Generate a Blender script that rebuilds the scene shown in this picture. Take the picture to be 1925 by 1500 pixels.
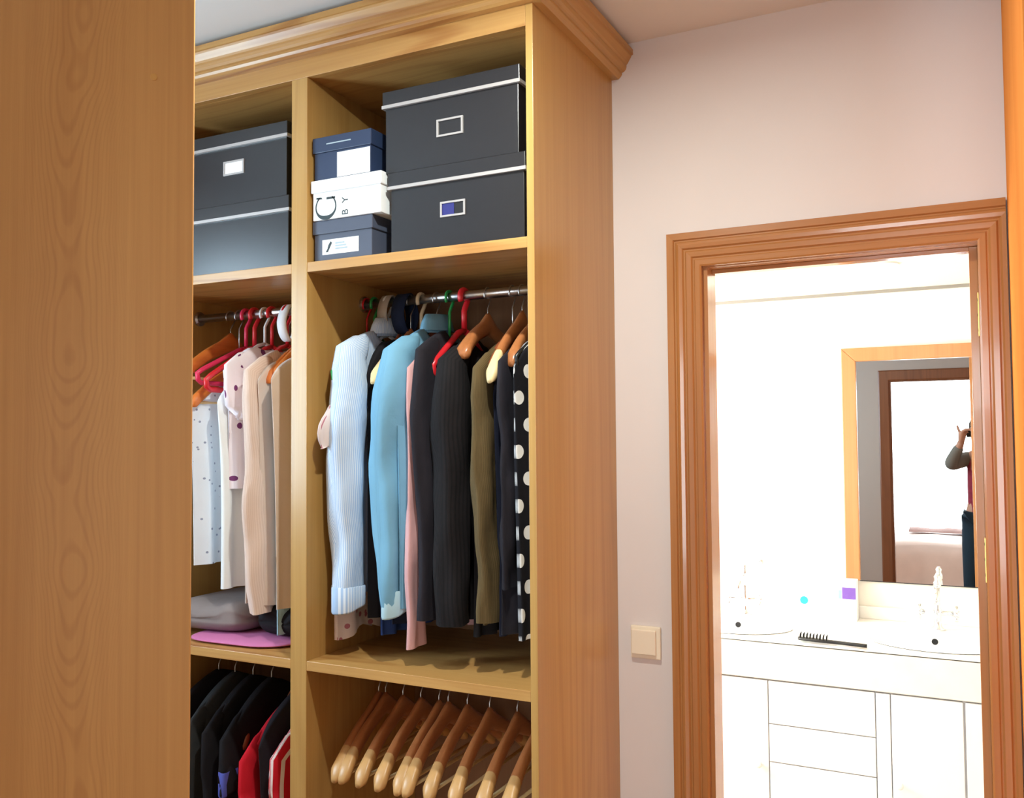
import bpy, math, random
from mathutils import Vector, Matrix
from math import sin, cos, pi, radians, sqrt

for _o in list(bpy.data.objects):
    bpy.data.objects.remove(_o, do_unlink=True)
SC = bpy.context.scene
COL = SC.collection

# ------------------------------------------------------------------ camera
YAW, PITCH, ROLL, FPX = 0.468517, 0.041105, -0.0074519, 1694.92
CAMZ = 1.6
fw = Vector((-sin(YAW) * cos(PITCH), cos(YAW) * cos(PITCH), sin(PITCH)))
rt = Vector((cos(YAW), sin(YAW), 0))
up = rt.cross(fw)
rt2 = rt * cos(ROLL) + up * sin(ROLL)
up2 = rt2.cross(fw)
cd = bpy.data.cameras.new('camera')
cam = bpy.data.objects.new('camera', cd)
COL.objects.link(cam)
cd.sensor_fit = 'HORIZONTAL'
cd.sensor_width = 36.0
cd.lens = FPX * 36.0 / 1925.0
cd.clip_start = 0.03
M = Matrix((rt2, up2, -fw)).transposed().to_4x4()
M.translation = Vector((0, 0, CAMZ))
cam.matrix_world = M
SC.camera = cam

# ------------------------------------------------------------------ world, lights, exposure
W = bpy.data.worlds.new('sky')
SC.world = W
W.use_nodes = True
bg = W.node_tree.nodes['Background']
bg.inputs[0].default_value = (0.80, 0.90, 1.0, 1)
bg.inputs[1].default_value = 0.3
SC.view_settings.view_transform = 'Standard'
SC.view_settings.look = 'None'
SC.view_settings.gamma = 1.0
SC.view_settings.use_curve_mapping = False
SC.view_settings.exposure = 0.22

def area(name, loc, rot, sx, sy, power, col):
    l = bpy.data.lights.new(name, 'AREA')
    l.shape = 'RECTANGLE'
    l.size, l.size_y = sx, sy
    l.energy = power
    l.color = col
    o = bpy.data.objects.new(name, l)
    o.location = loc
    o.rotation_euler = rot
    COL.objects.link(o)
    return o
# daylight entering through three windows; the bathroom one is unseen, put in to brighten it
area('daylight_dressing_window', (-2.82, 0.70, 1.825), (0, -pi / 2, 0), 1.05, 0.70, 78, (0.62, 0.84, 1.0))
area('daylight_bedroom_window', (-0.2, -4.80, 1.22), (pi / 2, 0, 0), 3.2, 2.3, 280, (0.86, 0.96, 1.0))
area('daylight_bathroom_window', (-2.16, 3.05, 1.55), (0, -pi / 2, 0), 1.1, 1.0, 92, (0.97, 0.99, 0.97))

# ------------------------------------------------------------------ materials
def new_mat(name):
    m = bpy.data.materials.new(name)
    m.use_nodes = True
    nt = m.node_tree
    return m, nt, nt.nodes['Principled BSDF']

def s2l(c):
    return tuple(((x / 255) / 12.92 if x / 255 <= 0.04045 else ((x / 255 + 0.055) / 1.055) ** 2.4) for x in c) + (1,)

def N(nt, t, **kw):
    n = nt.nodes.new(t)
    for k, v in kw.items():
        setattr(n, k, v)
    return n

def plain(name, col, rough=0.6, metal=0.0, noise=0.0, nscale=30.0, spec=None, coat=0.0, bump=0.0):
    m, nt, b = new_mat(name)
    b.inputs['Base Color'].default_value = s2l(col)
    b.inputs['Roughness'].default_value = rough
    b.inputs['Metallic'].default_value = metal
    if spec is not None:
        b.inputs['Specular IOR Level'].default_value = spec
    if coat:
        b.inputs['Coat Weight'].default_value = coat
    if noise or bump:
        g = N(nt, 'ShaderNodeNewGeometry')
        t = N(nt, 'ShaderNodeTexNoise')
        t.inputs['Scale'].default_value = nscale
        t.inputs['Detail'].default_value = 4
        nt.links.new(g.outputs['Position'], t.inputs['Vector'])
        if noise:
            r = N(nt, 'ShaderNodeValToRGB')
            c = s2l(col)
            r.color_ramp.elements[0].position = 0.3
            r.color_ramp.elements[1].position = 0.7
            r.color_ramp.elements[0].color = tuple(x * (1 - noise) for x in c[:3]) + (1,)
            r.color_ramp.elements[1].color = tuple(min(1, x * (1 + noise)) for x in c[:3]) + (1,)
            nt.links.new(t.outputs['Fac'], r.inputs['Fac'])
            nt.links.new(r.outputs['Color'], b.inputs['Base Color'])
        if bump:
            bp = N(nt, 'ShaderNodeBump')
            bp.inputs['Strength'].default_value = bump
            bp.inputs['Distance'].default_value = 0.002
            nt.links.new(t.outputs['Fac'], bp.inputs['Height'])
            nt.links.new(bp.outputs['Normal'], b.inputs['Normal'])
    return m

def wood(name, light, dark, axis='z', rough=0.35, ring=9.0, low=6.0, along=0.06, fig=0.35, coat=0.0, off=(0, 0, 0), spec=0.5, cathedral=None):
    """oak veneer: thin contour lines of a stretched noise plus fine pores; cathedral=(y0, z0) adds nested arches on an upright panel"""
    m, nt, b = new_mat(name)
    b.inputs['Roughness'].default_value = rough
    b.inputs['Specular IOR Level'].default_value = spec
    if coat:
        b.inputs['Coat Weight'].default_value = coat
        b.inputs['Coat Roughness'].default_value = 0.08
    g = N(nt, 'ShaderNodeNewGeometry')
    ai = 'xyz'.index(axis)
    def mapped(perp, al):
        mp = N(nt, 'ShaderNodeMapping')
        s = [perp] * 3
        s[ai] = al
        mp.inputs['Scale'].default_value = s
        mp.inputs['Location'].default_value = off
        nt.links.new(g.outputs['Position'], mp.inputs['Vector'])
        return mp
    def noise(perp, al, detail, rg=0.5):
        n = N(nt, 'ShaderNodeTexNoise')
        n.inputs['Scale'].default_value = 1.0
        n.inputs['Detail'].default_value = detail
        n.inputs['Roughness'].default_value = rg
        nt.links.new(mapped(perp, al).outputs[0], n.inputs['Vector'])
        return n.outputs['Fac']
    def mth(op, x, y=None, z=None, clamp=False):
        q = N(nt, 'ShaderNodeMath', operation=op)
        q.use_clamp = clamp
        for i, w in enumerate((x, y, z)):
            if w is None:
                continue
            if isinstance(w, (int, float)):
                q.inputs[i].default_value = w
            else:
                nt.links.new(w, q.inputs[i])
        return q.outputs[0]
    def lines(phase, lo):
        r = N(nt, 'ShaderNodeMapRange')
        r.inputs['From Min'].default_value = lo
        r.inputs['From Max'].default_value = 1.0
        nt.links.new(mth('SINE', mth('MULTIPLY', phase, 6.2832)), r.inputs['Value'])
        return r.outputs[0]
    n1 = noise(low, low * along, 1.5, 0.35)
    n2 = noise(170.0, 2.5, 3)
    n3 = noise(9.0, 0.5, 2)
    n4 = noise(45.0, 0.9, 2)
    fade = mth('MULTIPLY_ADD', noise(3.0, 0.4, 0), 2.2, -0.55, True)
    f = mth('MULTIPLY', mth('MULTIPLY', lines(mth('MULTIPLY', n1, ring), 0.25), fade), fig)
    if cathedral:
        sp = N(nt, 'ShaderNodeSeparateXYZ')
        nt.links.new(g.outputs['Position'], sp.inputs[0])
        wob = mth('MULTIPLY_ADD', noise(2.0, 2.2, 1), 0.06, -0.03)
        dy = mth('ADD', mth('SUBTRACT', sp.outputs[1], cathedral[0]), wob)
        dy2 = mth('MULTIPLY', dy, dy)
        ph = mth('MULTIPLY', mth('ADD', mth('SUBTRACT', sp.outputs[2], mth('MULTIPLY', dy2, 480.0)), mth('MULTIPLY', noise(4.5, 4.0, 2), 1.0)), 11.0)
        en = mth('POWER', 2.718, mth('MULTIPLY', dy2, -1.0 / (0.036 ** 2)))
        f = mth('ADD', f, mth('MULTIPLY', mth('MULTIPLY', lines(ph, 0.1), en), 0.28))
    f = mth('MULTIPLY_ADD', n2, 0.55, f)
    f = mth('MULTIPLY_ADD', n4, 0.45, f)
    f = mth('MULTIPLY_ADD', n3, 0.55, f)
    f = mth('SUBTRACT', f, 0.45, None, True)
    mx = N(nt, 'ShaderNodeMix', data_type='RGBA')
    mx.inputs['A'].default_value = s2l(light)
    mx.inputs['B'].default_value = s2l(dark)
    nt.links.new(f, mx.inputs['Factor'])
    nt.links.new(mx.outputs['Result'], b.inputs['Base Color'])
    bp = N(nt, 'ShaderNodeBump')
    bp.inputs['Strength'].default_value = 0.10
    bp.inputs['Distance'].default_value = 0.0005
    nt.links.new(n2, bp.inputs['Height'])
    nt.links.new(bp.outputs['Normal'], b.inputs['Normal'])
    return m

def cloth(name, col, pattern=None, col2=(255, 255, 255), a=0.01, b_=0.5, rough=0.85, var=0.12, sheen=0.0):
    """fabric on UVs in metres: u around the garment, v down it"""
    m, nt, b = new_mat(name)
    b.inputs['Roughness'].default_value = rough
    b.inputs['Specular IOR Level'].default_value = 0.25
    b.inputs['Sheen Weight'].default_value = sheen
    uv = N(nt, 'ShaderNodeUVMap')
    n = N(nt, 'ShaderNodeTexNoise')
    n.inputs['Scale'].default_value = 9.0
    n.inputs['Detail'].default_value = 5
    nt.links.new(uv.outputs[0], n.inputs['Vector'])
    mr = N(nt, 'ShaderNodeMapRange')
    mr.inputs['To Min'].default_value = 1 - var
    mr.inputs['To Max'].default_value = 1 + var
    nt.links.new(n.outputs['Fac'], mr.inputs['Value'])
    base = N(nt, 'ShaderNodeMix', data_type='RGBA')
    base.inputs['A'].default_value = s2l(col)
    base.inputs['B'].default_value = s2l(col2)
    base.inputs['Factor'].default_value = 0
    sp = N(nt, 'ShaderNodeSeparateXYZ')
    nt.links.new(uv.outputs[0], sp.inputs[0])
    def math(op, x, y=None, clamp=False):
        q = N(nt, 'ShaderNodeMath', operation=op)
        q.use_clamp = clamp
        for i, w in enumerate((x, y)):
            if w is None:
                continue
            if isinstance(w, (int, float)):
                q.inputs[i].default_value = w
            else:
                nt.links.new(w, q.inputs[i])
        return q.outputs[0]
    if pattern in ('stripe', 'band'):
        ax = sp.outputs[0] if pattern == 'stripe' else sp.outputs[1]
        fr = math('FRACT', math('DIVIDE', ax, a))
        nt.links.new(math('LESS_THAN', fr, b_), base.inputs['Factor'])
    elif pattern == 'dots':
        vv = math('DIVIDE', sp.outputs[1], a)
        row = math('FLOOR', vv)
        odd = math('MULTIPLY', math('FRACT', math('MULTIPLY', row, 0.5)), 1.0)
        uu = math('ADD', math('DIVIDE', sp.outputs[0], a), odd)
        du = math('SUBTRACT', math('FRACT', uu), 0.5)
        dv = math('SUBTRACT', math('FRACT', vv), 0.5)
        d = math('SQRT', math('ADD', math('MULTIPLY', du, du), math('MULTIPLY', dv, dv)))
        nt.links.new(math('LESS_THAN', d, b_), base.inputs['Factor'])
    elif pattern == 'spots':
        v = N(nt, 'ShaderNodeTexVoronoi')
        v.inputs['Scale'].default_value = 1.0 / a
        nt.links.new(uv.outputs[0], v.inputs['Vector'])
        nt.links.new(math('LESS_THAN', v.outputs['Distance'], b_), base.inputs['Factor'])
    mul = N(nt, 'ShaderNodeMix', data_type='RGBA', blend_type='MULTIPLY')
    mul.inputs['Factor'].default_value = 1.0
    nt.links.new(base.outputs['Result'], mul.inputs['A'])
    cc = N(nt, 'ShaderNodeCombineXYZ')
    for i in range(3):
        nt.links.new(mr.outputs[0], cc.inputs[i])
    nt.links.new(cc.outputs[0], mul.inputs['B'])
    nt.links.new(mul.outputs['Result'], b.inputs['Base Color'])
    n2 = N(nt, 'ShaderNodeTexNoise')
    n2.inputs['Scale'].default_value = 26.0
    n2.inputs['Detail'].default_value = 4
    nt.links.new(uv.outputs[0], n2.inputs['Vector'])
    bp = N(nt, 'ShaderNodeBump')
    bp.inputs['Strength'].default_value = 0.5
    bp.inputs['Distance'].default_value = 0.004
    nt.links.new(n2.outputs['Fac'], bp.inputs['Height'])
    nt.links.new(bp.outputs['Normal'], b.inputs['Normal'])
    return m

OAK_L, OAK_D = (198, 156, 92), (168, 122, 62)
M_OAKZ = wood('oak_upright', OAK_L, OAK_D, 'z', rough=0.28)
M_OAKX = wood('oak_lengthwise', (204, 158, 94), (168, 114, 58), 'x', rough=0.34, ring=7.0, low=9.0, along=0.12, fig=0.6)
M_OAKY = wood('oak_crosswise', OAK_L, OAK_D, 'y')
M_OAKP = wood('oak_wide_panel', (226, 168, 96), (192, 130, 66), 'z', fig=0.15, rough=0.45, cathedral=(0.855, 0.0))
M_OAKB = wood('oak_back_shade', (142, 104, 74), (114, 78, 54), 'z', rough=0.5)  # oak darkened: the shade inside the compartments is put into the colour
M_DOORZ = wood('varnished_oak_upright', (184, 126, 74), (154, 96, 50), 'z', rough=0.25, fig=0.2, coat=0.35)
M_DOORX = wood('varnished_oak_level', (184, 126, 74), (154, 96, 50), 'x', rough=0.25, fig=0.2, coat=0.35)
M_ORANGE = wood('orange_reflection_oak', (226, 140, 70), (204, 116, 52), 'z', rough=0.7, fig=0.15, spec=0.0)  # grazing glossy reflection put into the brighter orange; specular is off
M_MIRF = wood('mirror_frame_oak', (200, 142, 90), (176, 114, 66), 'z', rough=0.3, fig=0.2)
M_BROWN = wood('bedroom_door_oak', (150, 92, 58), (112, 64, 40), 'z', rough=0.35, fig=0.3)
M_HANG = wood('hanger_beech', (190, 122, 74), (150, 86, 46), 'y', rough=0.3, fig=0.3)
M_HANGR = wood('hanger_red_beech', (158, 84, 52), (120, 58, 34), 'y', rough=0.3, fig=0.3)
M_HANGO = wood('hanger_orange_wood', (226, 128, 56), (188, 90, 34), 'y', rough=0.35, fig=0.3)
M_PALE = plain('pale_bare_wood', (232, 204, 150), 0.5, noise=0.06)
M_TAN = plain('tan_bare_lit_wood', (206, 158, 100), 0.35, noise=0.08)  # lower hanger tips: partly pale wood, partly lamplight put into the colour
M_WALL = plain('pink_white_paint', (223, 212, 207), 0.75, noise=0.015, nscale=3, bump=0.05)
M_CEIL = plain('ceiling_paint', (230, 228, 226), 0.85, noise=0.01, nscale=3)
M_BWALL = plain('cream_bathroom_tile', (250, 243, 228), 0.3, noise=0.05, nscale=5)
M_BCEIL = plain('bathroom_ceiling_paint', (248, 240, 226), 0.6)
M_FLOOR = wood('floor_boards', (176, 122, 74), (128, 80, 44), 'y', rough=0.4)
M_BFLOOR = plain('bathroom_floor_tile', (222, 210, 192), 0.35, noise=0.04)
M_BEDW = plain('bedroom_paint', (236, 230, 222), 0.8)
M_BEIGE = plain('beige_paint', (198, 184, 174), 0.8)
M_WHITE = plain('white_lacquer', (250, 250, 250), 0.35)
M_STONE = plain('cream_stone', (252, 247, 238), 0.25, noise=0.03, nscale=12)
M_CERAM = plain('white_ceramic', (246, 248, 250), 0.12)
M_CHROME = plain('chrome', (225, 230, 235), 0.08, metal=1.0)
M_STEEL = plain('satin_steel', (190, 190, 192), 0.28, metal=1.0)
M_BRASS = plain('brass', (232, 200, 120), 0.3, metal=1.0)
M_MIRROR = plain('mirror_silver', (240, 244, 244), 0.0, metal=1.0)
M_DARKH = plain('dark_hole', (18, 18, 20), 0.6)
M_BLACKBOX = plain('black_board', (27, 26, 30), 0.32, noise=0.06, nscale=60, spec=0.7)
M_STRIP = plain('silver_strip', (190, 184, 182), 0.35, metal=0.35)
M_NAVYBOX = plain('navy_card', (44, 58, 88), 0.45)
M_GREYBOX = plain('slate_card', (76, 82, 100), 0.45)
M_WHITEBOX = plain('white_card', (244, 246, 248), 0.5)
M_PAPER = plain('white_paper', (250, 250, 250), 0.7)
M_INK = plain('dark_ink', (54, 66, 70), 0.7)
M_INKP = plain('pale_ink', (170, 186, 196), 0.7)
M_BLUEC = plain('blue_card', (36, 38, 112), 0.6)
M_SWITCH = plain('ivory_plastic', (240, 226, 202), 0.35)
M_BLACKP = plain('black_plastic', (24, 26, 28), 0.35)
M_PURPLE = plain('purple_print', (120, 84, 176), 0.5)
M_TEAL = plain('teal_print', (40, 214, 178), 0.5)
M_CYAN = plain('cyan_print', (150, 220, 236), 0.5)
M_GREENP = plain('green_plastic', (40, 150, 78), 0.3)
M_REDP = plain('red_plastic', (214, 38, 48), 0.3)
M_PINKP = plain('pink_plastic', (226, 50, 92), 0.3)
M_BEIGEP = plain('beige_plastic', (206, 186, 156), 0.35)
M_WHITEP = plain('white_plastic', (238, 238, 238), 0.3)
M_SKIN = plain('skin', (206, 150, 122), 0.55)
M_HAIR = plain('dark_hair', (44, 30, 24), 0.5)

def glass_mat():
    m = bpy.data.materials.new('window_glass')
    m.use_nodes = True
    nt = m.node_tree
    nt.nodes.clear()
    o = N(nt, 'ShaderNodeOutputMaterial')
    t = N(nt, 'ShaderNodeBsdfTransparent')
    g = N(nt, 'ShaderNodeBsdfGlossy')
    g.inputs['Roughness'].default_value = 0.02
    x = N(nt, 'ShaderNodeMixShader')
    x.inputs[0].default_value = 0.06
    nt.links.new(t.outputs[0], x.inputs[1])
    nt.links.new(g.outputs[0], x.inputs[2])
    nt.links.new(x.outputs[0], o.inputs[0])
    return m
M_GLASS = glass_mat()

# ------------------------------------------------------------------ mesh helpers
class MB:
    def __init__(s):
        s.v, s.f, s.uv = [], [], []
    def add(s, vs, fs, uvs=None):
        o = len(s.v)
        s.v += [tuple(p) for p in vs]
        s.f += [tuple(i + o for i in q) for q in fs]
        s.uv += list(uvs) if uvs else [(p[0] + p[1], p[2]) for p in vs]
        return s
    def box(s, x0, x1, y0, y1, z0, z1):
        vs = [(x0, y0, z0), (x1, y0, z0), (x1, y1, z0), (x0, y1, z0), (x0, y0, z1), (x1, y0, z1), (x1, y1, z1), (x0, y1, z1)]
        return s.add(vs, [(0, 3, 2, 1), (4, 5, 6, 7), (0, 1, 5, 4), (1, 2, 6, 5), (2, 3, 7, 6), (3, 0, 4, 7)])
    def grid(s, rows, closed=True, cap0=False, cap1=False, uvs=None):
        """rows: list of equally long point lists"""
        n = len(rows[0])
        vs = [p for r in rows for p in r]
        fs = []
        for i in range(len(rows) - 1):
            for j in range(n if closed else n - 1):
                k = (j + 1) % n
                fs.append((i * n + j, i * n + k, (i + 1) * n + k, (i + 1) * n + j))
        if cap0:
            fs.append(tuple(reversed(range(n))))
        if cap1:
            fs.append(tuple(range((len(rows) - 1) * n, len(rows) * n)))
        return s.add(vs, fs, uvs)
    def tube(s, pts, r, n=8, cap=True):
        P = [Vector(p) for p in pts]
        R = r if isinstance(r, (list, tuple)) else [r] * len(P)
        rows = []
        nrm = None
        for i, p in enumerate(P):
            t = (P[min(i + 1, len(P) - 1)] - P[max(i - 1, 0)]).normalized()
            if nrm is None:
                a = Vector((0, 0, 1)) if abs(t.z) < 0.9 else Vector((1, 0, 0))
                nrm = (a - t * a.dot(t)).normalized()
            else:
                nrm = (nrm - t * nrm.dot(t)).normalized()
            b = t.cross(nrm)
            rows.append([p + (nrm * cos(2 * pi * j / n) + b * sin(2 * pi * j / n)) * R[i] for j in range(n)])
        return s.grid(rows, True, cap, cap)
    def lathe(s, prof, c, n=20, axis='z'):
        rows = []
        for (r, h) in prof:
            row = []
            for j in range(n):
                a = 2 * pi * j / n
                if axis == 'z':
                    row.append((c[0] + r * cos(a), c[1] + r * sin(a), c[2] + h))
                elif axis == 'y':
                    row.append((c[0] + r * cos(a), c[1] + h, c[2] + r * sin(a)))
                else:
                    row.append((c[0] + h, c[1] + r * cos(a), c[2] + r * sin(a)))
            rows.append(row)
        return s.grid(rows, True, True, True)
    def prism(s, poly, axis, a, b):
        """poly in the other two axes (cyclic order kept), extruded along axis from a to b"""
        def P(q, h):
            if axis == 'x':
                return (h, q[0], q[1])
            if axis == 'y':
                return (q[0], h, q[1])
            return (q[0], q[1], h)
        n = len(poly)
        vs = [P(q, a) for q in poly] + [P(q, b) for q in poly]
        fs = [tuple(reversed(range(n))), tuple(range(n, 2 * n))] + [(i, (i + 1) % n, n + (i + 1) % n, n + i) for i in range(n)]
        return s.add(vs, fs)
    def build(s, name, mat, parent=None, smooth=False, bevel=0.0, local=False, segs=2, subsurf=0):
        me = bpy.data.meshes.new(name)
        off = Vector((0, 0, 0))
        if parent is None and not local:
            xs = [p[0] for p in s.v]; ys = [p[1] for p in s.v]; zs = [p[2] for p in s.v]
            off = Vector(((min(xs) + max(xs)) / 2, (min(ys) + max(ys)) / 2, min(zs)))
        elif parent is not None and not local:
            q = parent
            while q is not None:
                off = off + Vector(q.location)
                q = q.parent
        me.from_pydata([tuple(Vector(p) - off) for p in s.v], [], s.f)
        me.update()
        ul = me.uv_layers.new(name='UVMap')
        for lp in me.loops:
            ul.data[lp.index].uv = s.uv[lp.vertex_index]
        import bmesh as _b
        bm = _b.new(); bm.from_mesh(me)
        _b.ops.recalc_face_normals(bm, faces=bm.faces)
        bm.to_mesh(me); bm.free()
        if smooth:
            me.polygons.foreach_set('use_smooth', [True] * len(me.polygons))
        me.materials.append(mat)
        o = bpy.data.objects.new(name, me)
        COL.objects.link(o)
        if parent is None:
            o.location = off
        else:
            o.parent = parent
        if bevel:
            md = o.modifiers.new('bevel', 'BEVEL')
            md.width = bevel; md.segments = segs; md.limit_method = 'ANGLE'
            md.angle_limit = radians(40)
        if subsurf:
            md = o.modifiers.new('subsurf', 'SUBSURF')
            md.levels = subsurf; md.render_levels = subsurf
        return o

def tag(o, label=None, cat=None, group=None, kind=None):
    if label: o['label'] = label
    if cat: o['category'] = cat
    if group: o['group'] = group
    if kind: o['kind'] = kind
    return o

def thing(name, label, cat, loc, rotz=0.0, group=None):
    o = bpy.data.objects.new(name, None)
    o.empty_display_size = 0.05
    o.location = loc
    o.rotation_euler = (0, 0, rotz)
    COL.objects.link(o)
    return tag(o, label, cat, group)

def copy_tree(o, parent=None):
    c = o.copy()
    COL.objects.link(c)
    c.parent = parent
    for ch in [x for x in bpy.data.objects if x.parent == o and x is not c]:
        copy_tree(ch, c)
    return c

def bx(name, mat, parent, x0, x1, y0, y1, z0, z1, bevel=0.0, **k):
    return MB().box(x0, x1, y0, y1, z0, z1).build(name, mat, parent, bevel=bevel, **k)

def struct(o, label=None):
    o['kind'] = 'structure'
    if label: o['label'] = label
    return o

# ================================================================== THE SETTING
HC = 2.665                      # ceiling of dressing room and bedroom
YW, TW = 2.30, 0.08             # wall with the bathroom door: front face, thickness
OX0, OX1, OZ = -0.606, 0.040, 2.045   # bathroom doorway

struct(bx('floor', M_FLOOR, None, -3.2, 2.3, -4.6, YW, -0.06, 0.0), 'warm wooden floor of the dressing room and bedroom')
struct(bx('floor', M_BFLOOR, None, -2.0, 1.0, YW, 3.95, -0.06, 0.0), 'pale tiled floor of the bathroom')
struct(bx('ceiling', M_CEIL, None, -3.2, 2.3, -4.6, YW + TW, HC, HC + 0.08), 'plain white ceiling above the wardrobe')
struct(bx('ceiling', M_BCEIL, None, -2.0, 1.0, YW + TW, 3.95, 2.185, 2.26), 'lowered white ceiling of the bathroom')
b = MB()
b.box(-2.76, OX0, YW, YW + TW, 0, HC).box(OX1, 0.95, YW, YW + TW, 0, HC).box(OX0, OX1, YW, YW + TW, OZ, HC)
struct(b.build('wall_back', M_WALL), 'pale pink wall around the bathroom doorway')
b = MB()
WY0, WY1, WZ0, WZ1 = 0.35, 1.05, 1.3, 2.35
b.box(-2.76, -2.66, -0.58, WY0, 0, HC).box(-2.76, -2.66, WY1, YW, 0, HC).box(-2.76, -2.66, WY0, WY1, 0, WZ0).box(-2.76, -2.66, WY0, WY1, WZ1, HC)
struct(b.build('wall_left', M_WALL), 'pink-white wall with the dressing room window')
struct(bx('wall_right', M_WALL, None, 0.95, 1.03, -0.5, YW + TW, 0, HC), 'pink-white right wall of the dressing room')
DX0, DX1, DZ = -0.60, 0.34, 2.05
b = MB()
b.box(-3.2, DX0, -0.58, -0.5, 0, HC).box(DX1, 2.3, -0.58, -0.5, 0, HC).box(DX0, DX1, -0.58, -0.5, DZ, HC)
struct(b.build('wall_front', M_BEIGE), 'beige wall with the bedroom doorway, seen in the mirror')
BX0, BX1, BZ0, BZ1 = -1.8, 1.4, 0.1, 2.4
b = MB()
b.box(-3.3, BX0, -4.7, -4.6, 0, HC).box(BX1, 2.4, -4.7, -4.6, 0, HC).box(BX0, BX1, -4.7, -4.6, 0, BZ0).box(BX0, BX1, -4.7, -4.6, BZ1, HC)
struct(b.build('wall_bedroom_far', M_BEDW), 'white bedroom wall with the large bright window')
struct(bx('wall_bedroom_left', M_BEDW, None, -3.3, -3.2, -4.6, -0.58, 0, HC), 'white left wall of the bedroom')
struct(bx('wall_bedroom_right', M_BEDW, None, 2.3, 2.38, -4.6, -0.58, 0, HC), 'white right wall of the bedroom')
# bathroom shell
struct(bx('wall_bathroom_back', M_BWALL, None, -2.0, 1.0, 3.95, 4.03, 0, 2.26), 'cream tiled bathroom wall behind the mirror')
struct(bx('wall_bathroom_right', M_BWALL, None, 1.0, 1.08, YW + TW, 3.95, 0, 2.26), 'cream tiled right wall of the bathroom')
b = MB()
b.box(-2.1, -2.0, YW + TW, 2.5, 0, 2.26).box(-2.1, -2.0, 3.6, 3.95, 0, 2.26).box(-2.1, -2.0, 2.5, 3.6, 0, 1.05).box(-2.1, -2.0, 2.5, 3.6, 2.05, 2.26)
struct(b.build('wall_bathroom_left', M_BWALL), 'cream tiled bathroom wall with a small window')
struct(bx('trim_1', plain('grey_joint', (150, 146, 138), 0.7), None, -2.0, 1.0, 3.944, 3.95, 2.172, 2.185), 'thin grey joint along the bathroom ceiling')

def window(name, label, axis, pos, a0, a1, z0, z1, nmull=1):
    """window frame, mullions and panes inside an opening; axis = wall normal"""
    o = thing(name, label, 'window', (pos, (a0 + a1) / 2, z0) if axis == 'x' else ((a0 + a1) / 2, pos, z0))
    del o['category']
    o['kind'] = 'structure'
    t, w = 0.02, 0.05
    def bb(nm, m, a, c, zz0, zz1, th):
        if axis == 'x':
            return bx(nm, m, o, pos - th, pos + th, a, c, zz0, zz1)
        return bx(nm, m, o, a, c, pos - th, pos + th, zz0, zz1)
    bb('window_frame', M_WHITEP, a0, a0 + w, z0, z1, t); bb('window_frame', M_WHITEP, a1 - w, a1, z0, z1, t)
    bb('window_frame', M_WHITEP, a0 + w, a1 - w, z0, z0 + w, t); bb('window_frame', M_WHITEP, a0 + w, a1 - w, z1 - w, z1, t)
    xs = [a0 + w + (a1 - a0 - 2 * w) * i / (nmull + 1) for i in range(nmull + 2)]
    for i in range(nmull + 1):
        if i:
            bb('mullion', M_WHITEP, xs[i] - 0.025, xs[i] + 0.025, z0 + w, z1 - w, t)
        bb('pane', M_GLASS, xs[i] + (0.025 if i else 0), xs[i + 1] - (0.025 if i < nmull else 0), z0 + w, z1 - w, 0.003)
    return o
window('window_1', 'white framed window of the dressing room', 'x', -2.71, WY0, WY1, WZ0, WZ1)
window('window_2', 'wide bright bedroom window reflected in the mirror', 'y', -4.65, BX0, BX1, BZ0, BZ1, 0)
window('window_3', 'small unseen bathroom window added to let in strong daylight', 'x', -2.05, 2.5, 3.6, 1.05, 2.05)

# ---- bathroom door surround: jambs, stops, stepped casing
def casing(name, label, mz, mx, x0, x1, z, y, w, sgn, steps, right_w=None):
    """stepped architrave round an opening on the wall face y, standing out towards sgn"""
    o = thing(name, label, 'trim', ((x0 + x1) / 2, y, 0))
    del o['category']
    o['kind'] = 'structure'
    # profile (distance from opening, projection)
    def leg(xin, dirx, width):
        prof = [(d, p) for d, p in steps if d <= width]
        if prof[-1][0] < width:
            prof.append((width, prof[-1][1]))
        rows = []
        for zz in (0, 1):
            row = []
            for d, p in prof:
                row.append((xin + dirx * d, y + sgn * p, 0.0 if zz == 0 else z + d))
            for d, p in reversed(prof):
                row.append((xin + dirx * d, y, 0.0 if zz == 0 else z + d))
            rows.append(row)
        return MB().grid(rows, True, True, True).build('casing_leg', mz, o)
    leg(x0, -1, w)
    leg(x1, 1, right_w or w)
    rw = right_w or w
    rows = []
    for side in (0, 1):
        row = []
        for d, p in steps:
            row.append((x0 - d if side == 0 else x1 + min(d, rw), y + sgn * p, z + d))
        for d, p in reversed(steps):
            row.append((x0 - d if side == 0 else x1 + min(d, rw), y, z + d))
        rows.append(row)
    MB().grid(rows, True, True, True).build('casing_head', mx, o)
    return o
STEPS = [(0.0, 0.008), (0.004, 0.012), (0.016, 0.012), (0.019, 0.0075), (0.022, 0.0075), (0.026, 0.015), (0.038, 0.0165), (0.042, 0.010),
         (0.045, 0.010), (0.049, 0.018), (0.058, 0.021), (0.064, 0.018), (0.067, 0.012), (0.070, 0.012), (0.073, 0.019), (0.090, 0.019)]
STEPS = [(d, 0.012 + (p - 0.012) * 0.6 + 0.006) for d, p in STEPS]
casing('trim_2', 'stepped varnished oak casing of the bathroom doorway', M_DOORZ, M_DOORX, OX0, OX1 - 0.012, OZ - 0.01, YW, 0.09, -1, STEPS, right_w=0.058)
casing('trim_3', 'oak casing on the bathroom side of the doorway', M_DOORZ, M_DOORX, OX0, OX1, OZ, YW + TW, 0.07, 1, [(0, 0.008), (0.01, 0.014), (0.06, 0.014), (0.07, 0.008)])
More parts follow.
